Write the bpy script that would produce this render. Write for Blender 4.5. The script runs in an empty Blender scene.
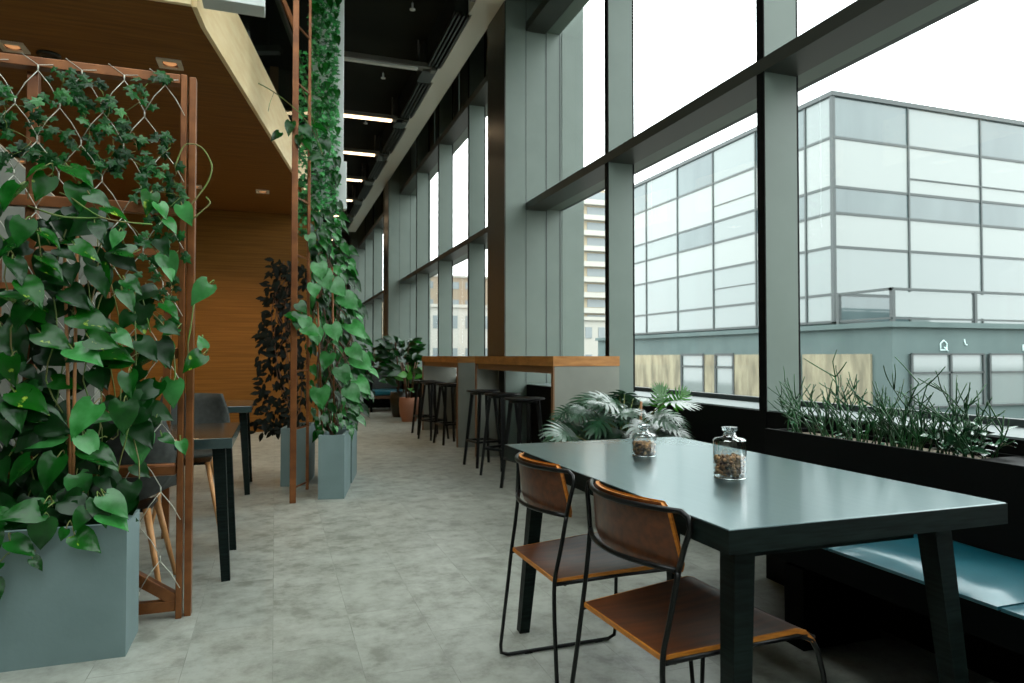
import bpy, bmesh, math, random
from mathutils import Vector, Matrix
PI = math.pi
sc = bpy.context.scene
COL = sc.collection

# ---------------------------------------------------------------- camera
cam_d = bpy.data.cameras.new('camera'); cam = bpy.data.objects.new('camera', cam_d); COL.objects.link(cam)
cam_d.sensor_width = 36; cam_d.lens = 24.0
cam.location = (0, 0, 1.10)
cam.rotation_euler = (PI/2 + math.radians(1.2336), 0, -math.radians(19.1412))
cam_d.clip_start = .02; cam_d.clip_end = 600
cam_d.dof.use_dof = True; cam_d.dof.focus_distance = 2.4; cam_d.dof.aperture_fstop = 6.3
sc.camera = cam

# ---------------------------------------------------------------- sky and exposure
w = bpy.data.worlds.new('overcast_sky'); sc.world = w; w.use_nodes = True
wn = w.node_tree.nodes; wl = w.node_tree.links; wn.clear()
wo = wn.new('ShaderNodeOutputWorld'); wb = wn.new('ShaderNodeBackground')
wt = wn.new('ShaderNodeTexCoord'); wr = wn.new('ShaderNodeMapping'); wr.inputs['Scale'].default_value = (1.6, 1.6, 3.5)
wz = wn.new('ShaderNodeTexNoise'); wz.inputs['Scale'].default_value = 1.4; wz.inputs['Detail'].default_value = 5
wc = wn.new('ShaderNodeValToRGB')
wc.color_ramp.elements[0].position = .3; wc.color_ramp.elements[0].color = (.86, .95, .95, 1)
wc.color_ramp.elements[1].position = .7; wc.color_ramp.elements[1].color = (.95, 1, .99, 1)
wl.new(wt.outputs['Generated'], wr.inputs[0]); wl.new(wr.outputs[0], wz.inputs[0]); wl.new(wz.outputs[0], wc.inputs[0])
wl.new(wc.outputs[0], wb.inputs[0]); wl.new(wb.outputs[0], wo.inputs[0])
wb.inputs[1].default_value = 5.0
sc.view_settings.view_transform = 'Standard'; sc.view_settings.look = 'None'
sc.view_settings.gamma = 1; sc.view_settings.use_curve_mapping = False
sc.view_settings.exposure = 0.0
sc.cycles.use_denoising = True
sc.cycles.max_bounces = 9; sc.cycles.diffuse_bounces = 5; sc.cycles.glossy_bounces = 3
sc.cycles.transmission_bounces = 6; sc.cycles.transparent_max_bounces = 14
sc.cycles.caustics_reflective = False; sc.cycles.caustics_refractive = False
sc.cycles.sample_clamp_indirect = 6

# ---------------------------------------------------------------- materials
def lin(c):
    return tuple(((v/255)/12.92 if v/255 <= .04045 else ((v/255+.055)/1.055)**2.4) for v in c) + (1,)
def mat(name, c, rough=.5, metal=0, spec=.5, c2=None, nscale=6, stretch=(1, 1, 1), bump=0, bscale=None, trans=0, coat=0,
        island=0, lo=.35, hi=.65, detail=4, tint=None):
    m = bpy.data.materials.new(name); m.use_nodes = True
    N = m.node_tree.nodes; L = m.node_tree.links; b = N['Principled BSDF']
    b.inputs['Base Color'].default_value = lin(c); b.inputs['Roughness'].default_value = rough
    b.inputs['Metallic'].default_value = metal; b.inputs['Specular IOR Level'].default_value = spec
    if tint: b.inputs['Specular Tint'].default_value = tint; b.inputs['Coat Tint'].default_value = tint
    if coat: b.inputs['Coat Weight'].default_value = coat; b.inputs['Coat Roughness'].default_value = .15
    tc = N.new('ShaderNodeTexCoord'); mp = N.new('ShaderNodeMapping'); mp.inputs['Scale'].default_value = stretch
    L.new(tc.outputs['Object'], mp.inputs[0])
    out = None
    if c2:
        nz = N.new('ShaderNodeTexNoise'); nz.inputs['Scale'].default_value = nscale; nz.inputs['Detail'].default_value = detail
        L.new(mp.outputs[0], nz.inputs['Vector'])
        cr = N.new('ShaderNodeValToRGB'); cr.color_ramp.elements[0].position = lo; cr.color_ramp.elements[1].position = hi
        cr.color_ramp.elements[0].color = lin(c); cr.color_ramp.elements[1].color = lin(c2)
        L.new(nz.outputs[0], cr.inputs[0]); out = cr.outputs[0]
    if island:
        g = N.new('ShaderNodeNewGeometry'); mx = N.new('ShaderNodeHueSaturation')
        mr = N.new('ShaderNodeMapRange'); mr.inputs[3].default_value = 1-island; mr.inputs[4].default_value = 1+island
        L.new(g.outputs['Random Per Island'], mr.inputs[0]); L.new(mr.outputs[0], mx.inputs['Value'])
        if out: L.new(out, mx.inputs['Color'])
        else: mx.inputs['Color'].default_value = lin(c)
        out = mx.outputs[0]
    if out: L.new(out, b.inputs['Base Color'])
    if bump:
        nb = N.new('ShaderNodeTexNoise'); nb.inputs['Scale'].default_value = bscale or nscale; nb.inputs['Detail'].default_value = 5
        L.new(mp.outputs[0], nb.inputs['Vector'])
        bp = N.new('ShaderNodeBump'); bp.inputs['Strength'].default_value = bump; bp.inputs['Distance'].default_value = .01
        L.new(nb.outputs[0], bp.inputs['Height']); L.new(bp.outputs[0], b.inputs['Normal'])
    if trans:                                   # thin leaves let some light through
        ad = N.new('ShaderNodeMixShader'); tr = N.new('ShaderNodeBsdfTranslucent')
        tr.inputs[0].default_value = lin([min(255, v*1.25) for v in c]); ad.inputs[0].default_value = trans
        if out: L.new(out, tr.inputs[0])
        L.new(b.outputs[0], ad.inputs[1]); L.new(tr.outputs[0], ad.inputs[2])
        L.new(ad.outputs[0], N['Material Output'].inputs[0])
    return m
def emis(name, c, s):
    m = bpy.data.materials.new(name); m.use_nodes = True
    b = m.node_tree.nodes['Principled BSDF']; b.inputs['Base Color'].default_value = lin(c)
    b.inputs['Emission Color'].default_value = lin(c); b.inputs['Emission Strength'].default_value = s
    return m
def glassmat(name, tint=(1, 1, 1), refl=1.0, ior=1.45):
    m = bpy.data.materials.new(name); m.use_nodes = True
    N = m.node_tree.nodes; L = m.node_tree.links; N.remove(N['Principled BSDF'])
    t = N.new('ShaderNodeBsdfTransparent'); t.inputs[0].default_value = (*tint, 1)
    g = N.new('ShaderNodeBsdfGlossy'); g.inputs['Roughness'].default_value = .01
    f = N.new('ShaderNodeLayerWeight'); f.inputs[0].default_value = .5
    pw = N.new('ShaderNodeMath'); pw.operation = 'POWER'; pw.inputs[1].default_value = 5
    mu = N.new('ShaderNodeMath'); mu.operation = 'MULTIPLY_ADD'; mu.inputs[1].default_value = .6*refl; mu.inputs[2].default_value = ((ior-1)/(ior+1))**2*refl
    x = N.new('ShaderNodeMixShader')
    L.new(f.outputs['Facing'], pw.inputs[0]); L.new(pw.outputs[0], mu.inputs[0]); L.new(mu.outputs[0], x.inputs[0]); L.new(t.outputs[0], x.inputs[1]); L.new(g.outputs[0], x.inputs[2])
    L.new(x.outputs[0], N['Material Output'].inputs[0])
    return m
def floormat():
    m = mat('vinyl_stone_tile', (150, 152, 145), rough=.42, spec=.45)
    N = m.node_tree.nodes; L = m.node_tree.links; b = N['Principled BSDF']
    tc = N.new('ShaderNodeTexCoord'); mp = N.new('ShaderNodeMapping'); mp.inputs['Rotation'].default_value[2] = PI/2
    br = N.new('ShaderNodeTexBrick'); br.inputs['Scale'].default_value = 1
    br.inputs['Brick Width'].default_value = .6; br.inputs['Row Height'].default_value = .3; br.offset = .5
    br.inputs['Mortar Size'].default_value = .0018; br.inputs['Mortar Smooth'].default_value = .3
    br.inputs['Color1'].default_value = lin((160, 163, 155)); br.inputs['Color2'].default_value = lin((149, 152, 144)); br.inputs['Mortar'].default_value = lin((141, 144, 136))
    L.new(tc.outputs['Object'], mp.inputs[0]); L.new(mp.outputs[0], br.inputs[0])
    n1 = N.new('ShaderNodeTexNoise'); n1.inputs['Scale'].default_value = 7.5; n1.inputs['Detail'].default_value = 9; n1.inputs['Roughness'].default_value = .7
    m2 = N.new('ShaderNodeMapping'); m2.inputs['Scale'].default_value = (1.0, 1.0, 1)
    L.new(tc.outputs['Object'], m2.inputs[0])
    ad = N.new('ShaderNodeVectorMath'); ad.operation = 'ADD'; sv = N.new('ShaderNodeVectorMath'); sv.operation = 'SCALE'; sv.inputs['Scale'].default_value = 1.5
    L.new(br.outputs['Color'], sv.inputs[0]); L.new(m2.outputs[0], ad.inputs[0]); L.new(sv.outputs[0], ad.inputs[1]); L.new(ad.outputs[0], n1.inputs[0])
    r1 = N.new('ShaderNodeValToRGB'); r1.color_ramp.elements[0].position = .36; r1.color_ramp.elements[0].color = (.60, .60, .56, 1)
    r1.color_ramp.elements[1].position = .62; r1.color_ramp.elements[1].color = (1.10, 1.11, 1.09, 1)
    e = r1.color_ramp.elements.new(.47); e.color = (.86, .86, .83, 1)
    L.new(n1.outputs[0], r1.inputs[0])
    mx = N.new('ShaderNodeMixRGB'); mx.blend_type = 'MULTIPLY'; mx.inputs[0].default_value = 1
    L.new(br.outputs['Color'], mx.inputs[1]); L.new(r1.outputs[0], mx.inputs[2]); L.new(mx.outputs[0], b.inputs['Base Color'])
    bp = N.new('ShaderNodeBump'); bp.inputs['Strength'].default_value = .15; bp.inputs['Distance'].default_value = .004
    L.new(n1.outputs[0], bp.inputs['Height']); L.new(bp.outputs[0], b.inputs['Normal'])
    return m
M = dict(
 floor=floormat(),
 frame=mat('grey_green_powder_coat', (100, 113, 105), rough=.42, spec=.4, c2=(105, 118, 110), nscale=3),
 framedark=mat('dark_bronze_metal', (44, 45, 37), rough=.3, metal=.35),
 transom=mat('transom_bronze_grey', (46, 48, 42), rough=.4, spec=.4),
 sillblack=mat('black_painted_panel', (10, 11, 10), rough=.6, spec=.1),
 sill=mat('pale_grey_sill', (112, 122, 121), rough=.35),
 ceil=mat('charcoal_ceiling', (40, 44, 39), rough=.9, spec=.1, c2=(36, 40, 36), nscale=2),
 bulk=mat('painted_plaster', (226, 228, 218), rough=.3, spec=.7),
 white=mat('white_paint', (216, 222, 220), rough=.5),
 soffit=mat('shaded_wood_cladding', (142, 92, 38), rough=.5, spec=.3, c2=(118, 74, 28), nscale=5, stretch=(.35, 6, 6), detail=6, bump=.05),
 litwood=mat('daylit_wood_fascia', (255, 232, 186), rough=.5, c2=(246, 218, 166), nscale=7, stretch=(3, .4, 3), spec=.3),  # same wood as the soffit, with daylight put into its colour
 woodwall=mat('amber_wood_cladding', (134, 90, 32), rough=.5, spec=.25, c2=(110, 72, 22), nscale=4, stretch=(.3, 3, 14), detail=6),
 dark=mat('brown_grey_paint', (62, 60, 50), rough=.8),
 slat=mat('upper_wood_slat', (120, 88, 56), rough=.6),
 glass=glassmat('window_glass', (.985, .992, .99), 1.0, 1.3),
 bal=glassmat('balustrade_glass', (.8, .87, .84), .4, 1.4),
 copper=mat('rust_brown_steel', (138, 86, 46), rough=.3, metal=.45, c2=(106, 62, 32), nscale=9, spec=.5),
 wire=mat('braided_steel_wire', (196, 196, 182), rough=.4, metal=.3),
 concrete=mat('blue_grey_fibre_concrete', (116, 136, 136), rough=.6, c2=(108, 128, 128), nscale=4, bump=.05, bscale=60, spec=.35),
 soil=mat('dark_potting_soil', (38, 28, 20), rough=.95, c2=(60, 46, 34), nscale=40, bump=.8),
 gravel=mat('pale_pebble_gravel', (150, 138, 118), rough=.85, c2=(92, 82, 70), nscale=45, bump=1.0),
 blackash=mat('black_stained_ash', (8, 16, 14), rough=.5, spec=.14, c2=(20, 32, 29), nscale=9, stretch=(1.2, 1.2, 14), detail=6, bump=.06),
 tabletop=mat('black_ash_top', (20, 36, 37), rough=.34, spec=1.0, coat=1, tint=(.82, .98, 1, 1), c2=(33, 46, 46), nscale=7, stretch=(9, .7, 9), detail=6, bump=.03),
 blackmetal=mat('black_powder_coat', (5, 6, 6), rough=.35, spec=.35),
 ply=mat('walnut_veneer', (104, 54, 20), rough=.36, c2=(76, 38, 14), nscale=5, stretch=(1, 9, 9), detail=6, spec=.5),
 plyedge=mat('golden_plywood_edge', (208, 132, 42), rough=.45, c2=(176, 104, 30), nscale=30, stretch=(1, 1, 5)),
 oak=mat('oak_worktop', (178, 122, 62), rough=.45, c2=(150, 98, 46), nscale=6, stretch=(1, 1, 5), spec=.4),
 oakedge=mat('oak_lipping', (120, 84, 52), rough=.5),
 laminate=mat('grey_stone_laminate', (132, 134, 124), rough=.6, c2=(122, 124, 115), nscale=3, spec=.3),
 teal=mat('teal_leather', (10, 76, 88), rough=.4, coat=.7, tint=(.8, .98, 1, 1), c2=(16, 90, 102), nscale=5, bump=.12, bscale=9, spec=.6),
 benchblack=mat('black_bench_board', (5, 8, 8), rough=.6, spec=.06),
 cream=mat('cream_ceramic', (190, 190, 172), rough=.5),
 terracotta=mat('terracotta_clay', (150, 104, 80), rough=.8),
 bamboo=mat('bamboo_cane', (184, 128, 78), rough=.5, c2=(160, 104, 62), nscale=20),
 stem=mat('green_vine_stem', (88, 128, 50), rough=.5, c2=(112, 96, 56), nscale=12),
 bark=mat('brown_stem', (90, 62, 42), rough=.7),
 leaf=mat('glossy_green_leaf', (8, 62, 12), rough=.24, spec=.38, c2=(20, 84, 22), nscale=14, island=.45, trans=.12),
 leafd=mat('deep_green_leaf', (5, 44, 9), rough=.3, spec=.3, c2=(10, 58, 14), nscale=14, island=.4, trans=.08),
 leafp=mat('pale_sheen_leaf', (70, 142, 76), rough=.26, spec=.5, c2=(40, 112, 44), nscale=14, island=.35, trans=.2),  # pale green base, with the sheen of light added to the colour
 leafv=mat('variegated_leaf', (16, 84, 14), rough=.25, spec=.4, c2=(150, 180, 56), nscale=30, lo=.63, hi=.70, island=.15, trans=.25),
 ivy=mat('ivy_leaf', (8, 58, 16), rough=.36, spec=.3, c2=(18, 80, 26), nscale=10, island=.5, trans=.12),
 ivyp=mat('ivy_pale_leaf', (70, 132, 70), rough=.42, c2=(50, 110, 52), nscale=18, island=.2, trans=.25),
 wallivy=mat('green_wall_leaf', (34, 124, 56), rough=.4, spec=.5, c2=(84, 168, 98), nscale=7, island=.7, trans=.25),
 silver=mat('grey_green_split_leaf', (36, 80, 50), rough=.34, spec=1, coat=.35, c2=(24, 64, 36), nscale=9, island=.25, trans=.15),
 bright=mat('light_green_leaf', (38, 100, 24), rough=.4, c2=(66, 130, 36), nscale=9, trans=.3),
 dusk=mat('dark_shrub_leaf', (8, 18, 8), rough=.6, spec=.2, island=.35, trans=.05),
 pencil=mat('pencil_cactus_stem', (14, 62, 24), rough=.4, c2=(34, 96, 44), nscale=12),
 jade=mat('succulent_leaf', (70, 116, 84), rough=.22, spec=.9, island=.2),
 shell=mat('charcoal_felt_shell', (52, 55, 52), rough=.85, c2=(64, 67, 64), nscale=30, spec=.2),
 beech=mat('pale_beech_leg', (206, 152, 98), rough=.45, c2=(188, 132, 80), nscale=12, stretch=(6, 6, 1)),
 chrome=mat('brushed_chrome', (190, 196, 192), rough=.25, metal=.9),
 led=emis('warm_white_led', (255, 222, 178), 5.0),
 lamp=emis('warm_halogen_lamp', (255, 180, 120), .5),
 lampcase=mat('grey_aluminium_case', (120, 118, 110), rough=.4, metal=.5),
 nickel=mat('satin_nickel_rim', (236, 222, 200), rough=.4),
 nuts=mat('mixed_nuts', (226, 172, 118), rough=.6, c2=(98, 56, 30), nscale=55, island=.6),
 jar=None,
 extglass=mat('curtain_wall_glass', (108, 118, 117), rough=.07, spec=.75),
 extglass2=mat('frosted_curtain_wall_glass', (128, 135, 133), rough=.3, spec=.6),
 extglass3=mat('blue_curtain_wall_glass', (84, 98, 99), rough=.05, spec=.7, c2=(70, 84, 86), nscale=.5, stretch=(1, 1, .3)),
 extline=mat('steel_mullion', (54, 62, 62), rough=.5),
 extwall=mat('blue_grey_render', (82, 98, 97), rough=.85, c2=(73, 89, 88), nscale=.8, bump=.1),
 extdark=mat('grey_window_steel', (50, 58, 58), rough=.5),
 mural=mat('sandstone_relief', (148, 142, 118), rough=.9, c2=(108, 103, 86), nscale=1.3, stretch=(1, 1.8, .5), bump=.6, detail=3),
 paving=mat('pale_paving', (104, 104, 98), rough=.9, c2=(92, 93, 88), nscale=2),
 tower=mat('hazed_beige_render', (158, 146, 124), rough=.9),  # far-building colours are paled to carry the distance haze
 towerw=mat('hazed_pale_render', (166, 164, 156), rough=.8),
 hazewin=mat('hazed_far_window', (118, 126, 128), rough=.2),
 brick=mat('hazed_far_brick', (142, 128, 110), rough=.9),
 mark=mat('white_wall_mark', (206, 230, 228), rough=.7),
 mat=mat('black_rubber_ribs', (22, 24, 24), rough=.5),
)
jm = bpy.data.materials.new('clear_jar_glass'); jm.use_nodes = True
jb = jm.node_tree.nodes['Principled BSDF']; jb.inputs['Transmission Weight'].default_value = 1; jb.inputs['Roughness'].default_value = .02
jb.inputs['IOR'].default_value = 1.2; jb.inputs['Base Color'].default_value = (.96, .99, .98, 1); M['jar'] = jm

# ---------------------------------------------------------------- mesh helpers
class MB:
    def __init__(s): s.v = []; s.f = []; s.sm = []
    def add(s, vs, fs, smooth=False):
        n = len(s.v); s.v += [tuple(p) for p in vs]; s.f += [tuple(i+n for i in f) for f in fs]; s.sm += [smooth]*len(fs)
    def box(s, a, b, mt=None):
        x0, y0, z0 = a; x1, y1, z1 = b
        vs = [(x, y, z) for z in (z0, z1) for y in (y0, y1) for x in (x0, x1)]
        if mt: vs = [mt @ Vector(p) for p in vs]
        s.add(vs, [(0, 2, 3, 1), (4, 5, 7, 6), (0, 1, 5, 4), (2, 6, 7, 3), (0, 4, 6, 2), (1, 3, 7, 5)]); return s
    def prism(s, poly, z0, z1):
        n = len(poly); vs = [(x, y, z0) for x, y in poly] + [(x, y, z1) for x, y in poly]
        s.add(vs, [tuple(range(n))[::-1], tuple(range(n, 2*n))] + [(i, (i+1) % n, n+(i+1) % n, n+i) for i in range(n)]); return s
    def bar(s, a, b, w, h=None, up=(0, 0, 1), w2=None, h2=None):
        a, b = Vector(a), Vector(b); d = (b-a).normalized(); u = Vector(up)
        if abs(d.dot(u)) > .98: u = Vector((0, 1, 0))
        r = d.cross(u).normalized(); u = r.cross(d).normalized(); h = h or w; w2 = w2 or w; h2 = h2 or h
        vs = [a+r*i*w/2+u*j*h/2 for i, j in ((-1, -1), (1, -1), (1, 1), (-1, 1))] + [b+r*i*w2/2+u*j*h2/2 for i, j in ((-1, -1), (1, -1), (1, 1), (-1, 1))]
        s.add(vs, [(0, 1, 2, 3), (7, 6, 5, 4), (0, 4, 5, 1), (1, 5, 6, 2), (2, 6, 7, 3), (3, 7, 4, 0)]); return s
    def tube(s, pts, r, n=8, r2=None, closed=False):
        P = [Vector(p) for p in pts]; m = len(P); rs = r if isinstance(r, (list, tuple)) else [r + ((r2 if r2 is not None else r)-r)*i/max(1, m-1) for i in range(m)]
        prev = None; base = len(s.v); vs = []
        for i in range(m):
            if closed: d = (P[(i+1) % m]-P[i-1]).normalized()
            else: d = (P[min(i+1, m-1)]-P[max(i-1, 0)]).normalized()
            if prev is None:
                prev = d.orthogonal().normalized()
            else:
                prev = (prev - d*prev.dot(d)).normalized()
            q = d.cross(prev)
            vs += [P[i]+(prev*math.cos(2*PI*k/n)+q*math.sin(2*PI*k/n))*rs[i] for k in range(n)]
        fs = []
        for i in range(m if closed else m-1):
            j = (i+1) % m
            fs += [(i*n+k, i*n+(k+1) % n, j*n+(k+1) % n, j*n+k) for k in range(n)]
        if not closed: fs += [tuple(range(n))[::-1], tuple((m-1)*n+k for k in range(n))]
        s.add(vs, fs, True); return s
    def lathe(s, prof, c=(0, 0, 0), n=24, caps=False):
        vs = [(c[0]+r*math.cos(2*PI*k/n), c[1]+r*math.sin(2*PI*k/n), c[2]+z) for r, z in prof for k in range(n)]
        fs = [(i*n+k, i*n+(k+1) % n, (i+1)*n+(k+1) % n, (i+1)*n+k) for i in range(len(prof)-1) for k in range(n)]
        if caps: fs += [tuple(range(n))[::-1], tuple((len(prof)-1)*n+k for k in range(n))]
        s.add(vs, fs, True); return s
    def build(s, name, m, parent=None, bev=0, loc=None, recalc=True, sharp=False):
        me = bpy.data.meshes.new(name); me.from_pydata(s.v, [], s.f); me.materials.append(m)
        for p, q in zip(me.polygons, s.sm): p.use_smooth = q
        if any(s.sm) and len(s.f) < 30000 and sharp: me.set_sharp_from_angle(angle=.75)
        if recalc:
            bm = bmesh.new(); bm.from_mesh(me); bmesh.ops.recalc_face_normals(bm, faces=bm.faces); bm.to_mesh(me); bm.free()
        o = bpy.data.objects.new(name, me); COL.objects.link(o)
        if parent: o.parent = parent
        if loc: o.location = loc
        if bev:
            b = o.modifiers.new('bevel', 'BEVEL'); b.width = bev; b.segments = 2; b.limit_method = 'ANGLE'; b.angle_limit = .7
        return o
def tag(o, label=None, cat=None, group=None, kind=None):
    if label: o['label'] = label
    if cat: o['category'] = cat
    if group: o['group'] = group
    if kind: o['kind'] = kind
    return o
def thing(name, label, cat, loc=(0, 0, 0), rz=0, group=None):
    o = bpy.data.objects.new(name, None); COL.objects.link(o); o.location = loc; o.rotation_euler = (0, 0, rz); o.empty_display_size = .1
    return tag(o, label, cat, group)
def struct(name, mb, m, parent=None, **k):
    o = mb.build(name, m, parent, **k)
    if parent is None: o['kind'] = 'structure'
    return o
def dup(root, loc, rz=0, label=None):
    r = root.copy(); COL.objects.link(r); r.location = loc; r.rotation_euler = (0, 0, rz)
    if label: r['label'] = label
    for ch in list(root.children):
        c = ch.copy(); COL.objects.link(c); c.parent = r
        for g in list(ch.children):
            d = g.copy(); COL.objects.link(d); d.parent = c
    return r
def spline(pts, n=6):
    P = [Vector(p) for p in pts]; out = []
    for i in range(len(P)-1):
        p0, p1, p2, p3 = P[max(i-1, 0)], P[i], P[i+1], P[min(i+2, len(P)-1)]
        for k in range(n):
            t = k/n; out.append(.5*((2*p1)+(p2-p0)*t+(2*p0-5*p1+4*p2-p3)*t*t+(3*p1-p0-3*p2+p3)*t**3))
    return out+[P[-1]]
# leaves: built at pos with tip direction d and face normal nn
def frame3(d, nn):
    d = Vector(d).normalized(); nn = Vector(nn); nn = (nn-d*nn.dot(d)).normalized(); return d.cross(nn), d, nn
HS = [0, .1, .26, .45, .65, .84, 1]; HW = [.24, .42, .47, .42, .29, .13, 0]; HB = [.12, .115, .08, .045, .02, .01, 0]
def heart(mb, pos, d, nn, L, wid=1.0, droop=.18, fold=.16, heartness=1.0):
    X, Y, Z = frame3(d, nn); pos = Vector(pos); vs = []
    for s_, w_, b_ in zip(HS, HW, HB):
        for u in (-1, -.55, 0, .55, 1):
            x = u*w_*wid; y = s_-b_*abs(u)**2*1.2*heartness; z = fold*abs(x)-droop*s_*s_ + .03*math.sin(7*s_+3*u)
            vs.append(pos+(X*x+Y*y+Z*z)*L)
    fs = [(i*5+k, i*5+k+1, i*5+k+6, i*5+k+5) for i in range(6) for k in range(4)]
    mb.add(vs, fs, True)
IV = [(0, 0), (-.16, -.17), (-.42, -.05), (-.3, .2), (-.5, .5), (-.2, .55), (0, 1.0), (.2, .55), (.5, .5), (.3, .2), (.42, -.05), (.16, -.17)]
def ivyleaf(mb, pos, d, nn, L):
    X, Y, Z = frame3(d, nn); pos = Vector(pos)
    vs = [pos+(Y*.32+Z*.07)*L]+[pos+(X*x+Y*y-Z*.10*(x*x+y*y*.6))*L for x, y in IV]
    mb.add(vs, [(0, i+1, (i+1) % 12+1) for i in range(12)], False)
def oval(mb, pos, d, nn, L, wid=.42, droop=.2, fold=.25):
    X, Y, Z = frame3(d, nn); pos = Vector(pos); vs = []
    for s_, w_ in ((0, .03), (.2, .34), (.45, .5), (.7, .38), (.9, .14), (1, 0)):
        for u in (-1, 0, 1): vs.append(pos+(X*u*w_*wid+Y*s_+Z*(fold*abs(u*w_*wid)-droop*s_*s_))*L)
    mb.add(vs, [(i*3+k, i*3+k+1, i*3+k+4, i*3+k+3) for i in range(5) for k in range(2)], True)
def splitleaf(mb, pos, d, nn, L, R):
    # lobed philodendron blade: a midrib strip with curved fingers
    X, Y, Z = frame3(d, nn); pos = Vector(pos)
    def pt(x, y): return pos+(X*x+Y*y+Z*(.15*abs(x)-.30*y*y-.25*x*x))*L
    vs = []; 
    for y in (0, .25, .5, .75, 1): vs += [pt(-.09*(1.1-y), y), pt(.09*(1.1-y), y)]
    mb.add(vs, [(2*i, 2*i+1, 2*i+3, 2*i+2) for i in range(4)], True)
    k = 8
    for i in range(k):
        t = i/(k-1); y0 = -.05+.9*t; ln = .62*math.sin(PI*(.22+.62*t))+.05; wd = .06*(1.15-.5*t); a = math.radians(-28+88*t)
        for sgn in (-1, 1):
            p = []; 
            for q in (0, .35, .7, 1):
                aa = a+.35*q; cx = sgn*(.03+ln*q*math.cos(aa)); cy = y0+ln*q*math.sin(aa)
                wq = wd*(1, 1.15, .8, .05)[int(q*3+.1)]
                p += [pt(cx+sgn*wq*math.sin(aa), cy-wq*math.cos(aa)), pt(cx-sgn*wq*math.sin(aa), cy+wq*math.cos(aa))]
            mb.add(p, [(0, 1, 3, 2), (2, 3, 5, 4), (4, 5, 7, 6)], True)
def leafdir(deg, tilt, rnd):                       # deg 0 = towards +x, 90 = down, seen from -y
    a = math.radians(deg); d = Vector((math.cos(a), -tilt, -math.sin(a)))
    nn = Vector((rnd.uniform(-.45, .45), -1, rnd.uniform(.1, .9)))
    return d, nn
M['jar'] = glassmat('clear_jar_glass', (.90, .95, .95), 2.6, 2.0)
rnd = random.Random(11)
# ================================================================ SETTING
YB, YE = -3.0, 23.6
struct('floor', MB().box((-6.2, YB-.2, -.12), (3.05, YE+.2, 0)), M['floor'])
SX0, SX1, SY0, SY1 = -2.4, 1.4, -2.2, 3.2
struct('ceiling', MB().box((-6.2, SY1, 5.35), (2.36, YE+.2, 5.55)).box((-6.2, YB-.2, 5.35), (SX0, SY1, 5.55)).box((SX1, YB-.2, 5.35), (2.36, SY1, 5.55)).box((SX0, YB-.2, 5.35), (SX1, SY0, 5.55)), M['ceil'])
sk = struct('window_added_skylight', MB().box((SX0, SY0, 5.50), (SX1, SY1, 5.52)), M['glass'])  # unseen skylight, added to brighten the room from above
b = MB()
for i in range(4): b.box((SX0-.03+i*1.2, SY0, 5.36), (SX0+.03+i*1.2, SY1, 5.50))
b.build('added_skylight_bars', M['frame'], sk)
struct('ceiling_window_recess', MB().box((2.3, YB-.2, 6.6), (3.12, YE+.2, 6.7)).box((2.30, YB-.2, 5.56), (2.36, YE+.2, 6.6)), M['ceil'])
b = MB()
for k in range(-4, 8):
    y0 = 7.45+2.05*k
    if y0+2.05 < YB or y0 > 21.5: continue
    b.box((2.10, max(YB, y0), 5.0), (2.36, min(22.2, y0+1.52), 5.34)).box((2.06, max(YB, y0+1.52), 5.0), (2.36, min(22.2, y0+2.05), 5.34))
struct('trim_bulkhead', b, M['bulk'])
struct('wall_left', MB().box((-6.3, YB-.2, 0), (-6.2, YE+.2, 6.6)), M['dark'])
struct('wall_near', MB().box((-6.2, YB-.2, 0), (3.0, YB-.1, 4.2)).box((-6.2, YB-.2, 5.1), (3.0, YB-.1, 6.6)), M['laminate'])
nw = struct('window_added_near', MB().box((-6.2, YB-.16, 4.2), (3.0, YB-.14, 5.1)), M['glass'])  # unseen high glazing, added behind the camera as fill light
b = MB()
for i in range(6): b.box((-6.2+i*1.82, YB-.2, 4.2), (-6.12+i*1.82, YB-.05, 5.1))
b.box((-6.2, YB-.2, 4.62), (3.0, YB-.05, 4.66)).build('window_frame', M['frame'], nw)
struct('wall_end', MB().box((-6.2, YE, 0), (3.05, YE+.1, 6.6)), M['dark'])
struct('wall_wood', MB().box((-6.2, 10.6, 0), (.62, 10.75, 3.2)).box((.5, 10.75, 0), (.62, YE-.01, 3.2)), M['woodwall'])
struct('wall_upper', MB().box((-6.2, 10.6, 3.69), (.62, 10.7, 5.35)).box((.5, 10.7, 3.21), (.62, YE-.01, 5.35)), M['dark'])
b = MB()
for i in range(8): b.box((-3.4+i*.55, 10.5, 3.7), (-3.28+i*.55, 10.6, 5.34))
struct('trim_upper_slats', b, M['slat'])
# mezzanine slab: one wood, shade painted into the underside, daylight into the skewed fascia
poly = [(-6.2, 4.44), (-.49, 4.44), (-.465, 4.70), (.134, 8.0), (.60, 10.59), (-6.2, 10.59)]
struct('ceiling_mezzanine', MB().prism(poly, 3.2, 3.66), M['soffit'])
def strip(pts, t, z0, z1):
    mb = MB()
    for (x0, y0), (x1, y1) in zip(pts, pts[1:]):
        d = Vector((x1-x0, y1-y0, 0)).normalized(); n = Vector((d.y, -d.x, 0))*t
        mb.prism([(x0, y0), (x0+n.x, y0+n.y), (x1+n.x, y1+n.y), (x1, y1)], z0, z1)
    return mb
struct('trim_fascia', strip([(-6.2, 4.435), (-.485, 4.435), (-.46, 4.70), (.139, 8.0), (.605, 10.58)], .03, 3.185, 3.69), M['litwood'])
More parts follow.
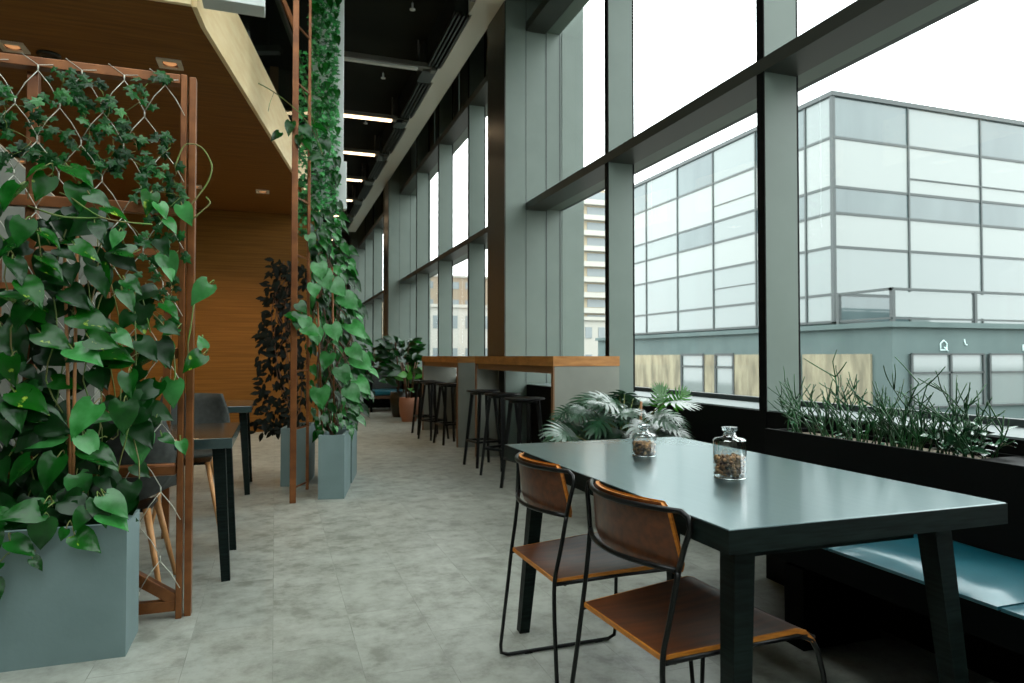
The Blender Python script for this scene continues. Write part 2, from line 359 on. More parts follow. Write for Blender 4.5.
# window wall
PIER = [-9.18+8.1*k for k in range(1, 5)]            # piers every 8.1 m: -1.08, 7.02, 15.12, 23.22
PIER = [-1.08, 7.02, 15.12, 23.22]
FIN = [1.30, 3.18, 5.09, 9.40, 11.30, 13.20, 17.50, 19.40, 21.30]
for i, y in enumerate(PIER):
    y1 = min(y+.63, YE)
    p = struct('trim_pier', MB().box((2.362, y, 0), (3.30, y1, 6.6)), M['frame'])
    MB().box((2.350, y-.004, 0), (2.362, y1, 6.6)).build('bronze_cladding', M['framedark'], p)
    MB().box((2.598, y-.003, .8), (2.603, y+.01, 6.6)).box((2.836, y-.004, .8), (2.846, y+.01, 6.6)).box((3.0, y-.003, .8), (3.01, y+.01, 6.6)).build('panel_joint', M['extdark'], p)
for y in FIN:
    p = struct('trim_mullion', MB().box((2.606, y-.028, .0), (2.83, y+.028, 6.6)), M['frame'])
    MB().box((2.60, y-.03, 0), (2.607, y+.03, 6.6)).build('shaded_front', M['sillblack'], p)  # black stands in for shade; the mullion is one metal throughout
    MB().box((2.83, y-.02, .8), (2.85, y+.02, 6.6)).build('shadow_gap', M['sillblack'], p)
segs = [(-.45, 7.02), (7.65, 15.12), (15.75, 23.22)]
for (a, c) in [(YB-.1, -1.08)]+segs:
    struct('wall_sill', MB().box((2.606, a, 0), (3.0, c, .79)), M['sillblack'])
    struct('trim_sill', MB().box((2.62, a, .788), (3.0, c, .797)), M['sill'])
ZT = [(2.712, 2.79), (4.70, 4.795)]
for (a, c) in [(YB-.1, -1.08)]+segs:
    for z0, z1 in ZT:
        t = struct('trim_transom', MB().box((2.598, a, z0), (2.83, c, z1)), M['transom'])
        MB().box((2.85, a, z0+.02), (3.0, c, z1-.005)).build('outer_rail', M['frame'], t)
        MB().box((2.83, a, z0+.03), (2.85, c, z1-.01)).build('shadow_gap', M['sillblack'], t)
edges = sorted([y for y in PIER]+[y+.63 for y in PIER]+FIN)
n = 0
for a, c in zip([YB]+edges, edges):
    if any(abs(a-y) < .01 for y in PIER) and any(abs(c-y-.63) < .01 for y in PIER): continue
    n += 1
    g = struct('window_%d' % n, MB().box((3.02, a, .797), (3.035, c, 4.75)), M['glass'])
    MB().box((2.96, a+.02, 4.80), (3.02, c-.02, 6.6)).build('spandrel_panel', M['frame'], g)
    MB().box((3.0, a, .79), (3.05, c, .83)).box((3.0, a, 2.735), (3.05, c, 2.775)).build('window_frame', M['extdark'], g)
struct('trim_outer_sill', MB().box((3.0, YB, -.1), (3.2, YE, .785)), M['frame'])
# sandy pavement outside
struct('ground', MB().box((3.2, -60, -1.25), (160, 160, -1.05)), M['paving'])

# lights in the ceiling
def ceiling_light(y, lit, label):
    t = thing('ceiling_light', label, 'ceiling light', (.9, y, 4.99), 0, 'linear ceiling lights')
    MB().box((-.35, -.07, -.02), (1.06, .07, .04)).box((1.06, -.05, -.05), (1.12, .05, .06)).box((-.2, -.01, .04), (-.18, .01, .36)).box((.88, -.01, .04), (.9, .01, .36)).build('case', M['lampcase'], t)
    MB().box((-.33, -.035, -.045), (.88, .035, -.02)).build('diffuser', M['led'] if lit else M['white'], t)
ords = ['nearest', 'second', 'third', 'fourth', 'fifth', 'sixth', 'seventh']
ceiling_light(7.0, False, 'unlit linear ceiling light at the top edge, nearest of the unlit ones')
ceiling_light(9.0, False, 'unlit pale linear ceiling light just before the glowing ones')
for k in range(7):
    ceiling_light(11.15+2.03*k, True, '%s glowing warm linear ceiling light in the charcoal ceiling' % ords[k])
def pick(r, i): return r[i]
gr_names = ['nearest', 'second', 'third', 'fourth', 'fifth', 'sixth', 'seventh', 'eighth']
for k in range(7):
    y = 7.47+2.05*k
    t = thing('ceiling_grille', '%s dark slotted air grille beside the pale bulkhead' % gr_names[k], 'air grille', (1.99, y, 4.98), 0, 'ceiling slot grilles')
    MB().box((-.09, 0, .05), (.09, 1.48, .37)).build('plenum', M['ceil'], t)
    b = MB()
    for q in range(4): b.box((-.085+q*.05, 0, 0), (-.065+q*.05, 1.48, .05))
    b.build('slats', M['framedark'], t)
    bx = MB().box((1.86, y+1.52, 4.97), (2.05, y+2.0, 5.345)).build('ceiling_box', M['framedark']); tag(bx, '%s dark bronze ceiling box between the slotted air grilles' % gr_names[k], 'ceiling box', 'ceiling boxes')
for (x, y, lb) in ((1.53, 9.0-.95, 'nearest small sprinkler head in the dark ceiling'), (1.5, 10.2, 'second small sprinkler head in the dark ceiling'), (1.5, 12.3, 'third small sprinkler head in the dark ceiling')):
    o = MB().lathe([(.004, .1), (.012, .08), (.012, .02), (.035, .015), (.035, .005), (.004, 0)], n=12, caps=True).build('sprinkler_head', M['white'], loc=(x, y, 5.25)); tag(o, lb, 'sprinkler', 'sprinkler heads')
def downlight(x, y, lb, s=1):
    t = thing('downlight', lb, 'downlight', (x, y, 3.184), 0, 'square downlights in the wood soffit')
    MB().box((-.08, -.08, .0), (.08, -.05, .014)).box((-.08, .05, .0), (.08, .08, .014)).box((-.08, -.05, 0), (-.05, .05, .014)).box((.05, -.05, 0), (.08, .05, .014)).build('rim', M['nickel'], t)
    MB().lathe([(.001, .012), (.045, .012), (.03, .004), (.001, .002)], n=16).build('lamp', M['lamp'], t)
    ld = bpy.data.lights.new('downlight_bulb', 'SPOT'); ld.energy = 30*s; ld.color = (1, .66, .34); ld.spot_size = 2.2; ld.spot_blend = .8; ld.shadow_soft_size = .04
    lo = bpy.data.objects.new('downlight_bulb', ld); COL.objects.link(lo); lo.parent = t; lo.location = (0, 0, -.02)
downlight(-1.691, 5.43, 'square downlight above the top left of the trellis')
downlight(-.725, 5.38, 'square downlight above the right post of the trellis')
downlight(-.163, 9.2, 'downlight far back beside the wood wall, right one of two', 2.2)
downlight(-.95, 9.2, 'downlight far back beside the wood wall, left one of two', 2.2)
downlight(-2.6, 8.6, 'downlight in the soffit deep in the seating area', 2)
o = MB().lathe([(.001, .02), (.07, .02), (.075, .008), (.05, 0), (.045, .01), (.001, .01)], n=24).build('ceiling_speaker', M['framedark'], loc=(-1.50, 5.50, 3.182)); tag(o, 'round dark ceiling speaker between the two square downlights', 'speaker')
t = thing('hanging_casing', 'white rectangular casing hanging beside the pale wood fascia', 'casing', (-.24, 4.27, 3.14))
MB().box((-.17, -.07, 0), (.17, .07, .55)).build('body', M['white'], t, bev=.004)
MB().box((-.12, -.01, .55), (-.10, .01, 2.21)).box((.10, -.01, .55), (.12, .01, 2.21)).build('hanger_rods', M['lampcase'], t)
# glass balustrade on the mezzanine edge
t = thing('glass_balustrade', 'clear glass balustrade standing on the mezzanine edge', 'balustrade', (0, 0, 3.66))
pp = [(-.50, 4.72), (.095, 8.0), (.56, 10.55)]
def along(u):
    x0, y0 = pp[0]; x1, y1 = pp[2]; return (x0+(x1-x0)*u, y0+(y1-y0)*u)
for i in range(4):
    a = along(i/4+.004); c = along((i+1)/4-.004); d = Vector((c[0]-a[0], c[1]-a[1], 0)).normalized(); nx, ny = -d.y*.012, d.x*.012
    MB().prism([a, (a[0]-nx, a[1]-ny), (c[0]-nx, c[1]-ny), c], .03, 1.14).build('glass_pane', M['bal'], t)
a, c = along(0), along(1)
MB().bar((a[0], a[1], 1.16), (c[0], c[1], 1.16), .05, .03).build('handrail', M['lampcase'], t)

# ================================================================ OUTSIDE
ZR = [2.40, 3.45, 5.26, 6.55, 7.56, 9.45, 11.05]
t = thing('office_building', 'large pale glass office building on a grey rendered base outside the windows', 'building', (20, 20.4, 0))
MB().box((.12, .12, 2.0), (17, 17, 11.0)).build('core', M['extwall'], t)
CY = [0, 1.4, 4.4, 7.5, 10.6, 13.8, 17.0]; CX = [0, 3.8, 7.8, 11.8, 17.0]
rr = random.Random(5)
def gm(r):
    return M['extglass2'] if r in (2, 4) else (M['extglass3'] if r in (0, 5, 3) and rr.random() < .35 else M['extglass'])
for r in range(6):
    z0, z1 = ZR[r]+.05, ZR[r+1]-.05
    for a, c in zip(CY, CY[1:]): MB().box((0, a+.03, z0), (.1, c-.03, z1)).build('glass_panel', gm(r), t)
    for a, c in zip(CX, CX[1:]): MB().box((a+.03, 0, z0), (c-.03, .1, z1)).build('glass_panel', gm(r), t)
b = MB()
for z in ZR: b.box((-.03, -.03, z-.05), (.1, 17, z+.05)).box((-.03, -.03, z-.05), (17, .1, z+.05))
b.box((-.1, -.1, 11.02), (17, 17, 11.2))
b.box((-.04, 4.4, 8.3), (.05, 7.5, 8.34)).box((-.04, 4.4, 4.3), (.05, 7.5, 4.34)).box((3.8, -.04, 8.15), (17, .05, 8.2))
b.build('floor_bands', M['extline'], t)
b = MB()
for y in CY: b.box((-.05, y-.04, 2.4), (.08, y+.04, 11.05))
for x in CX: b.box((x-.04, -.05, 2.4), (x+.04, .08, 11.05))
b.box((-.06, -.06, 2.4), (.08, .08, 11.1)); b.build('mullions', M['extline'], t)
# its base
MB().box((-1.5, -3.9, -1.05), (17, 17, 2.03)).build('rendered_base', M['extwall'], t)
MB().box((-1.68, -4.08, 2.03), (17, 17, 2.2)).build('ledge', M['extwall'], t)
for a, c in ((-3.12, -.07), (.1, 1.3), (1.9, 3.95), (5.2, 6.09), (7.87, 12.4)):
    MB().box((-1.58, a, -.95), (-1.5, c, 1.17)).build('relief_panel', M['mural'], t)
def bwin(x0, x1, y0, y1, z0, z1, side):
    g = MB().box((x0, y0, z0), (x1, y1, z1)).build('window', M['extglass'], t); f = MB(); e = .06
    if side:   # faces -x
        for z in (z0, z1-.55, z1): f.box((x0-e, y0, z-.05), (x0, y1, z+.05))
        for y in (y0, y1): f.box((x0-e, y-.06, z0), (x0, y+.06, z1))
    else:
        for z in (z0, z1-.6, z1): f.box((x0, y0-e, z-.03), (x1, y0, z+.03))
        for x in (x0, (x0+x1)/2+.1, x1): f.box((x-.045, y0-e, z0), (x+.045, y0, z1))
    f.build('window_frame', M['extdark'], g)
bwin(-1.56, -1.5, 3.95, 5.2, -.8, 1.17, True); bwin(-1.56, -1.5, 6.09, 7.87, -.8, 1.17, True)
bwin(-.8, 2.4, -3.96, -3.9, -.54, 1.17, False); bwin(2.69, 6.0, -3.96, -3.9, -.54, 1.17, False); bwin(6.3, 9.6, -3.96, -3.9, -.54, 1.17, False)
b = MB()
for (x, z, s) in ((.68, 1.42, .14),):
    b.tube([(x-s, -3.92, z-.12), (x-s, -3.92, z+.1), (x, -3.92, z+.2), (x+s, -3.92, z+.1), (x+s, -3.92, z-.12)], .022, 6, closed=True); b.tube([(x+.03, -3.92, z-.02), (x+.2, -3.92, z-.16)], .02, 6)
b.tube([(1.62, -3.92, 1.66), (1.64, -3.92, 1.5), (1.74, -3.92, 1.47)], .022, 6); b.tube([(4.4, -3.92, 1.5), (4.4, -3.92, 1.3), (4.52, -3.92, 1.28)], .022, 6)
b.build('wall_marks', M['mark'], t)  # small white outlines on the base wall
rl = MB()
for x in (-1.5, 2.1, 5.8, 9.5): rl.box((x-.06, -3.98, 2.2), (x+.06, -3.86, 3.24))
for y in (-1.8,): rl.box((-1.62, y-.06, 2.2), (-1.5, y+.06, 3.24))
rl.box((-1.6, -3.97, 3.2), (14, -3.87, 3.28)).box((-1.6, -3.97, 3.2), (-1.5, -1.75, 3.28)).box((-1.6, -3.95, 2.28), (14, -3.9, 2.34)).box((-1.6, -3.9, 2.28), (-1.55, -1.8, 2.34))
rl.build('roof_railing', M['extline'], t)
MB().box((-1.42, -3.93, 2.36), (2.0, -3.91, 3.16)).box((2.2, -3.93, 2.36), (5.7, -3.91, 3.16)).box((5.9, -3.93, 2.36), (9.4, -3.91, 3.16)).build('railing_glass', M['extglass'], t)
# tower
t = thing('apartment_tower', 'tall beige apartment tower with stacked pale balconies in the distance', 'building', (51.5, 110, -1.05))
MB().box((0, 0, 0), (13.5, 10, 32)).build('wall', M['tower'], t)
for k in range(11):
    f = MB().box((-.9, -1.2, 1.5+2.75*k), (6, 0, 2.4+2.75*k)).box((-1.2, 0, 1.5+2.75*k), (0, 6, 2.4+2.75*k)).build('balcony', M['towerw'], t)
    MB().box((.8, -.06, 2.6+2.75*k), (4.5, 0, 4.0+2.75*k)).build('window_band', M['hazewin'], t)
def lowb(x, y, w_, d_, h_, m, lb, rows=2, cols=5):
    t = thing('distant_building', lb, 'building', (x, y, -1.05))
    MB().box((0, 0, 0), (w_, d_, h_)).build('wall', m, t)
    MB().box((-.3, -.3, h_), (w_+.3, d_+.3, h_+.4)).build('roof_edge', M['towerw'], t)
    for r in range(rows):
        for c in range(cols): MB().box((w_*(c+.25)/cols, -.08, h_*(r+.35)/rows), (w_*(c+.75)/cols, 0, h_*(r+.75)/rows)).build('window', M['hazewin'], t)
    b = MB()
    return t
lowb(27, 130, 18, 12, 17.6, M['brick'], 'brown brick block seen between the far mullions', 5, 7)
lowb(19, 88, 11, 9, 8.6, M['towerw'], 'low pale building in front of the brown brick block', 2, 5)
lowb(31, 70, 6.5, 8, 6.2, M['towerw'], 'low white building at the foot of the beige tower', 2, 4)
lowb(-6, 92, 22, 9, 9.5, M['tower'], 'low beige building seen through the furthest windows', 2, 8)
lowb(40, -70, 34, 12, 17, M['towerw'], 'long white building mirrored in the glass office facade', 4, 12)

# ================================================================ DINING TABLE, CHAIRS, BENCH
t = thing('dining_table', 'large black wooden dining table by the bench, holding two glass jars', 'table', (1.295, 1.923, 0))
MB().box((-.406, -.729, .69), (.406, .729, .7405)).build('tabletop', M['tabletop'], t, bev=.002)
MB().box((-.4075, -.7305, .689), (.4075, -.729, .7385)).box((-.4075, .729, .689), (.4075, .7305, .7385)).box((-.4075, -.729, .689), (-.406, .729, .7385)).box((.406, -.729, .689), (.4075, .729, .7385)).build('shaded_edge', M['blackash'], t)  # added darker strips, shade put into the sides of the same top
for sx in (-1, 1):
    for sy in (-1, 1):
        MB().bar((sx*.350, sy*.665, .0), (sx*.298, sy*.615, .69), .040, .040, up=(0, 1, 0), w2=.055, h2=.055).build('leg', M['blackash'], t)
for yy in (-.585, .555): MB().box((-.27, yy, .63), (.27, yy+.03, .69)).build('under_frame', M['blackash'], t)
def make_chair(lb, x, y, rz):
    t = thing('dining_chair', lb, 'chair', (x, y, 0), rz, 'wooden chairs at the black table')
    # plywood seat with dished middle and waterfall front
    nx, ny = 14, 10; top = []; bot = []
    def P(i, j):
        u = i/nx; v = j/ny*2-1
        x = -.235+.43*u; hw = .185+.035*u; z = .417+.022*u-.016*math.sin(PI*u)*(1-v*v)
        if u > .86: q = (u-.86)/.14; z -= .038*q*q; x -= .008*q
        return Vector((x, v*hw, z))
    mb = MB(); vs = [P(i, j) for i in range(nx+1) for j in range(ny+1)]; m_ = len(vs); W = ny+1
    mb.add(vs, [(i*W+j, i*W+j+1, (i+1)*W+j+1, (i+1)*W+j) for i in range(nx) for j in range(ny)], True)
    vb = [p-Vector((0, 0, .006)) for p in vs]
    mb.add(vb, [(i*W+j, (i+1)*W+j, (i+1)*W+j+1, i*W+j+1) for i in range(nx) for j in range(ny)], True)
    seat = mb.build('seat', M['ply'], t, recalc=False)
    def rim(vs, th, nrm):
        e = MB(); n_ = len(vs)
        for i in range(n_):
            a, b_ = Vector(vs[i]), Vector(vs[(i+1) % n_]); d = (b_-a).normalized(); o_ = d.cross(nrm(a)).normalized()*.0015
            q = nrm(a)*th
            e.add([a+o_+q*.05, b_+o_+q*.05, b_+o_-q, a+o_-q], [(0, 1, 2, 3)], False)
            e.add([a-o_*2+q*.05, b_-o_*2+q*.05, b_+o_+q*.05, a+o_+q*.05], [(0, 1, 2, 3)], False)
        return e
    loop = [P(i, 0) for i in range(nx+1)]+[P(nx, j) for j in range(1, ny+1)]+[P(i, ny) for i in range(nx-1, -1, -1)]+[P(0, j) for j in range(ny-1, 0, -1)]
    o = rim(loop, .012, lambda a: Vector((0, 0, 1))).build('plywood_edge', M['plyedge'], seat); o['label'] = 'golden plywood edge of the seat'
    # backrest board, bowed backwards
    nz = 8; ny = 10
    def B(i, j):
        w_ = i/nz; v = j/ny*2-1; hw = .200-.028*w_
        if w_ > .85: hw -= .02*((w_-.85)/.15)**2
        if w_ < .15: hw -= .015*((.15-w_)/.15)**2
        yy = v*hw; x = -.196-.026*w_-.050*(1-v*v)+.006; z = .603+.155*w_+.004*math.cos(v*1.5)
        return Vector((x, yy, z))
    vs = [B(i, j) for i in range(nz+1) for j in range(ny+1)]; W = ny+1
    mb = MB(); mb.add(vs, [(i*W+j, i*W+j+1, (i+1)*W+j+1, (i+1)*W+j) for i in range(nz) for j in range(ny)], True)
    mb.add([p+Vector((.010, 0, 0)) for p in vs], [(i*W+j, (i+1)*W+j, (i+1)*W+j+1, i*W+j+1) for i in range(nz) for j in range(ny)], True)
    bk = mb.build('backrest', M['ply'], t, recalc=False)
    loop = [B(i, 0) for i in range(nz+1)]+[B(nz, j) for j in range(1, ny+1)]+[B(i, ny) for i in range(nz-1, -1, -1)]+[B(0, j) for j in range(ny-1, 0, -1)]
    e = MB(); n_ = len(loop)
    for i in range(n_):
        a, b_ = loop[i], loop[(i+1) % n_]; o1 = (b_-a).cross(Vector((1, 0, 0))).normalized()*.0012; q = Vector((.0115, 0, 0))
        e.add([a+o1, b_+o1, b_+o1+q, a+o1+q], [(0, 1, 2, 3)]); e.add([a-o1*2+q, b_-o1*2+q, b_+o1+q, a+o1+q], [(0, 1, 2, 3)])
    o = e.build('plywood_edge', M['plyedge'], bk); o['label'] = 'golden plywood edge of the backrest'
    r = .0068
    for s in (-1, 1):
        pts = [(-.205, s*.205, .61), (-.222, s*.196, .50), (-.238, s*.190, .41), (-.245, s*.205, .30), (-.256, s*.255, .05), (-.252, s*.262, .018), (-.225, s*.263, .0075), (0, s*.262, .0075), (.185, s*.260, .0075), (.212, s*.258, .02), (.214, s*.252, .06), (.205, s*.228, .32), (.196, s*.219, .375), (.182, s*.215, .402), (.15, s*.213, .415)]
        pts = spline(pts[:4], 4)[:-1]+[Vector(p) for p in pts[3:]]
        MB().tube(pts, r, 8).build('sled_leg', M['blackmetal'], t)
        MB().tube([(-.238, s*.188, .402), (0, s*.203, .413), (.165, s*.214, .416)], .0065, 8).build('seat_rail', M['blackmetal'], t)
    arc = lambda hw, z, x0, bow, n_=10: [(x0-bow*(1-(k/n_*2-1)**2), (k/n_*2-1)*hw, z) for k in range(n_+1)]
    top = [(-.205, -.205, .61), (-.200, -.222, .67), (-.196, -.238, .712), (-.196, -.230, .738)] + arc(.208, .747, -.198, .072) + [(-.196, .230, .738), (-.196, .238, .712), (-.200, .222, .67), (-.205, .205, .61)]
    MB().tube(top, r, 8).build('back_frame', M['blackmetal'], t)
    MB().tube(arc(.205, .612, -.202, .062), r, 8).build('back_stretcher', M['blackmetal'], t)
    MB().tube([(.2, -.205, .40), (.2, .205, .40)], .006, 8).tube([(-.2, -.185, .398), (-.2, .185, .398)], .006, 8).build('cross_bars', M['blackmetal'], t)
    MB().box((-.16, -.268, 0), (-.13, -.257, .004)).box((.13, -.268, 0), (.16, -.257, .004)).box((-.16, .257, 0), (-.13, .268, .004)).box((.13, .257, 0), (.16, .268, .004)).build('glides', M['blackmetal'], t)
    return t
ch = make_chair('wooden chair on a thin black sled frame, further of the two at the black table', 1.045, 2.134, .019)
dup(ch, (1.061, 1.567, 0), .058, 'wooden chair on a thin black sled frame, nearer of the two at the black table')
def jar(x, y, s, lb, seed, fill, wf=1.0):
    t = thing('glass_jar', lb, 'jar', (x, y, .7405), 0, 'stoppered jars on the black table')
    R = .0475*wf; Hh = .118*s
    MB().lathe([(.002, .004), (R-.005, .004), (R-.001, .008), (R, .016), (R, Hh-.006), (R-.006, Hh), (.022*wf, Hh+.003), (.018*wf, Hh+.008), (.018*wf, Hh+.02), (.023*wf, Hh+.024), (.023*wf, Hh+.027)], n=32).build('jar_body', M['jar'], t, sharp=True)
    MB().lathe([(.002, .0005), (R-.002, .0005), (R-.001, .003), (.002, .0035)], n=32, caps=False).build('jar_base', M['chrome'], t)
    MB().lathe([(.002, Hh+.010), (.0165*wf, Hh+.010), (.0165*wf, Hh+.022), (.022*wf, Hh+.028), (.023*wf, Hh+.032), (.002, Hh+.034)], n=24).build('stopper', M['jar'], t, sharp=True)
    q = random.Random(seed); mb = MB()
    for k in range(330):
        a = q.random()*6.283; rr_ = (R-.0075)*math.sqrt(q.random()); z = .010+(fill-.008)*q.random()+.003*math.sin(3*a)*q.random()
        c = Vector((rr_*math.cos(a), rr_*math.sin(a), z)); sz = .0055+.0025*q.random(); ax = Vector((q.uniform(-1, 1), q.uniform(-1, 1), q.uniform(-.5, .5))).normalized()
        X = ax.orthogonal().normalized(); Y = ax.cross(X); vs = [c+ax*sz*1.3, c-ax*sz*1.3]+[c+(X*math.cos(u)+Y*math.sin(u))*sz for u in (0, 1.05, 2.09, 3.14, 4.19, 5.24)]
        mb.add(vs, [(0, 2+i, 2+(i+1) % 6) for i in range(6)]+[(1, 2+(i+1) % 6, 2+i) for i in range(6)], True)
    o = mb.build('mixed_nuts', M['nuts'], t); o['kind'] = 'stuff'
jar(1.273, 1.703, 1.0, 'glass jar half full of nuts, the nearer and larger jar on the black table', 1, .060)
jar(1.261, 2.179, .68, 'glass jar of nuts, the further and smaller jar on the black table', 2, .045, .93)
# bench
t = thing('bench_seat', 'long low black bench with teal leather cushions beneath the planter', 'bench', (2.06, 0, 0))
MB().box((-.235, -.6, .33), (.22, 2.79, .422)).build('bench_board', M['benchblack'], t)
for y in (-.4, .85, 2.12): MB().prism([(-.19, y-.05), (.18, y-.05), (.18, y+.05), (-.19, y+.05)], 0, .30).build('leg', M['benchblack'], t)
for k, (a, c) in enumerate(((2.51, 2.79), (1.91, 2.50), (1.31, 1.90), (.71, 1.30), (.11, .70), (-.49, .10))):
    nx_, ny_ = 12, 14; mb = MB(); vs = []
    for i in range(nx_+1):
        for j in range(ny_+1):
            u, v = i/nx_, j/ny_; ed = min(1, 6*u, 6*(1-u))*min(1, 7*v, 7*(1-v)); x = -.235+.47*u; y = a+(c-a)*v
            vs.append((x, y, .432+.026*(ed**.5 if ed > 0 else 0)+.004*math.sin(9*v+5*u+k)*ed))
    W = ny_+1; m_ = len(vs)
    mb.add(vs, [(i*W+j, (i+1)*W+j, (i+1)*W+j+1, i*W+j+1) for i in range(nx_) for j in range(ny_)], True)
    lp = [i*W for i in range(nx_+1)]+[nx_*W+j for j in range(1, W)]+[i*W+ny_ for i in range(nx_-1, -1, -1)]+[j for j in range(ny_-1, 0, -1)]
    lv = [vs[i] for i in lp]; n_ = len(lv); mb.add(lv+[(x, y, .4225) for x, y, z in lv], [(i, (i+1) % n_, n_+(i+1) % n_, n_+i) for i in range(n_)]+[tuple(range(n_, 2*n_))], False)
    cu = mb.build('cushion', M['teal'], t); 
    for p in []: pass
o = MB()
for k in range(60): o.box((-.0, .02*k, 0), (.5, .02*k+.010, .012))
o = o.build('floor_grille', M['mat'], loc=(1.62, .45, 0)); tag(o, 'black ribbed floor grille under the bench at the bottom right', 'floor grille')
# planter behind the bench
t = thing('planter_box', 'long black planter box behind the bench, filled with pebbles', 'planter', (2.31, 0, 0))
MB().box((0, -.6, 0), (.02, 2.81, .741)).box((.02, -.6, 0), (.285, 1.76, .735)).box((.02, 2.79, 0), (.285, 2.81, .735)).box((.265, 1.76, 0), (.285, 2.79, .735)).box((.02, 1.76, 0), (.265, 2.79, .60)).build('casing', M['sillblack'], t, bev=.002)
MB().box((.02, 1.765, .60), (.265, 2.785, .715)).build('pebbles', M['gravel'], t)['kind'] = 'stuff'
def pencil(x, y, seed, h, lb, lean=(0, 0), n=26, spread=.13):
    q = random.Random(seed); t = thing('pencil_cactus', lb, 'plant', (x, y, .715), 0, 'pencil cacti in the black planter')
    mb = MB()
    def grow(p, d, L, r, lev):
        pts = [p]; dd = Vector(d)
        for k in range(3):
            dd = (dd+Vector((q.uniform(-.14, .14), q.uniform(-.14, .14), q.uniform(-.05, .12)))).normalized(); pts.append(pts[-1]+dd*L/3)
        mb.tube(pts, r, 5, r2=r*.75)
        if lev:
            for _ in range(q.choice((2, 2, 3))):
                u = q.choice((1, 2, 3)); e = (dd+Vector((q.uniform(-1, .7), q.uniform(-1.1, 1.1), q.uniform(-.1, .5)))).normalized(); grow(pts[u], e, L*q.uniform(.5, .9), r*.82, lev-1)
    for k in range(n):
        p = Vector((q.uniform(-.05, .05), q.uniform(-spread, spread), 0)); d = Vector((q.uniform(-.35, .3)+lean[0], q.uniform(-.45, .45)+lean[1], 1)).normalized()
        grow(p, d, h*q.uniform(.30, .60), .0036, 2 if k % 3 else 1)
    mb.build('stems', M['pencil'], t)
    mb = MB()
    for k in range(12):
        p = Vector((q.uniform(-.07, .05), q.uniform(-spread, spread), q.uniform(.01, .07))); oval(mb, p, (q.uniform(-1, 1), q.uniform(-1, 1), q.uniform(.1, 1)), (q.uniform(-.3, .3), q.uniform(-.3, .3), 1), q.uniform(.025, .05), .55)
    mb.build('leaves', M['jade'], t)
    return t
pencil(2.43, 2.62, 1, .30, 'wiry pencil cactus at the far end of the black planter', (-.1, .3), 18)
p = pencil(2.42, 2.42, 2, .30, 'pencil cactus with one tall forked stem, second from the far end of the planter', (0, 0), 17)
mb = MB(); mb.tube([(0, .0, 0), (.0, .02, .15), (-.01, .035, .29)], .004, 6)
for e in (((-.01, .035, .29), (0, .06, .36), (.0, .035, .415)), ((-.01, .035, .29), (-.03, .11, .33), (-.04, .20, .375)), ((-.01, .035, .29), (0, .0, .335), (.0, -.02, .36)), ((0, .02, .15), (0, -.05, .22), (0, -.085, .28))): mb.tube(e, .0032, 6, r2=.002)
mb.build('tall_stem', M['pencil'], p)
pencil(2.43, 2.22, 3, .30, 'dense pencil cactus in the middle of the black planter', (0, 0), 20)
pencil(2.43, 2.03, 4, .32, 'dense pencil cactus second from the near end of the planter', (0, -.05), 20)
p = pencil(2.44, 1.86, 5, .30, 'pencil cactus with plump pale leaves at the near end of the planter', (0, -.1), 18, .09)
mb = MB(); q = random.Random(9)
for k in range(34):
    c = Vector((q.uniform(-.07, .07), q.uniform(-.10, .09), q.uniform(.02, .12))); oval(mb, c, (q.uniform(-1, .6), q.uniform(-1, .2), q.uniform(-.1, .7)), (q.uniform(-.3, .3), q.uniform(-.5, .1), 1), q.uniform(.055, .085), .6)
mb.build('plump_leaves', M['jade'], p)

# ================================================================ COUNTERS AND STOOLS
def counter(y0, y1, lb, lip, notch):
    t = thing('bar_counter', lb, 'counter', (2.08, y0, 0)); L = y1-y0; m_ = L-notch
    pg = [(0, 0), (.512+lip, 0), (.512+lip, .05), (.512, .05), (.512, m_)]+([(.265, m_), (.265, L)] if notch else [])+[(0, L)]
    if notch == 0: pg = [(0, 0), (.512+lip, 0), (.512+lip, .05), (.512, .05), (.512, L), (0, L)]
    MB().prism(pg, 1.02, 1.10).build('worktop', M['oak'], t)
    for a, w_ in ((0.004, .510+lip), (L-.056, .26 if notch else .51)):
        p = MB().box((.012, a, 0), (w_, a+.045, 1.02)).build('end_panel', M['laminate'], t)
        MB().box((.0, a, 0), (.012, a+.045, 1.02)).build('lipping', M['oakedge'], p)
    MB().box((.02, .056, .96), (.05, L-.056, 1.02)).build('apron', M['oakedge'], t)
counter(4.995, 7.245, 'nearer bar counter with thick oak top and grey stone panels', .075, .24)
counter(8.0, 10.1, 'further bar counter with thick oak top and grey stone panels', 0, 0)
def make_stool(lb, x, y, rz):
    t = thing('bar_stool', lb, 'stool', (x, y, 0), rz, 'black backless bar stools at the counters')
    MB().lathe([(.002, .735), (.14, .735), (.168, .742), (.172, .75), (.165, .757), (.10, .750), (.002, .748)], n=28).build('seat', M['blackmetal'], t)
    MB().lathe([(.10, .715), (.12, .715), (.12, .736), (.10, .736)], n=20).build('seat_ring', M['blackmetal'], t)
    for a in range(4):
        c, s = math.cos(PI/4+a*PI/2), math.sin(PI/4+a*PI/2)
        MB().bar((c*.20, s*.20, 0), (c*.115, s*.115, .735), .024, .024, up=(c, s, 0), w2=.03, h2=.03).build('leg', M['blackmetal'], t)
    k = .176
    q = [(k*math.cos(PI/4+a*PI/2), k*math.sin(PI/4+a*PI/2), .25) for a in range(4)]
    b = MB()
    for i in range(4): b.bar(q[i], q[(i+1) % 4], .022, .022)
    b.build('footrest', M['blackmetal'], t)
    return t
st = make_stool('black bar stool at the near counter, furthest of its three', 1.99, 6.62, .2)
dup(st, (1.995, 6.02, 0), .5, 'black bar stool at the near counter, middle of its three')
dup(st, (1.955, 5.32, 0), .15, 'black bar stool at the near counter, closest to the black table')
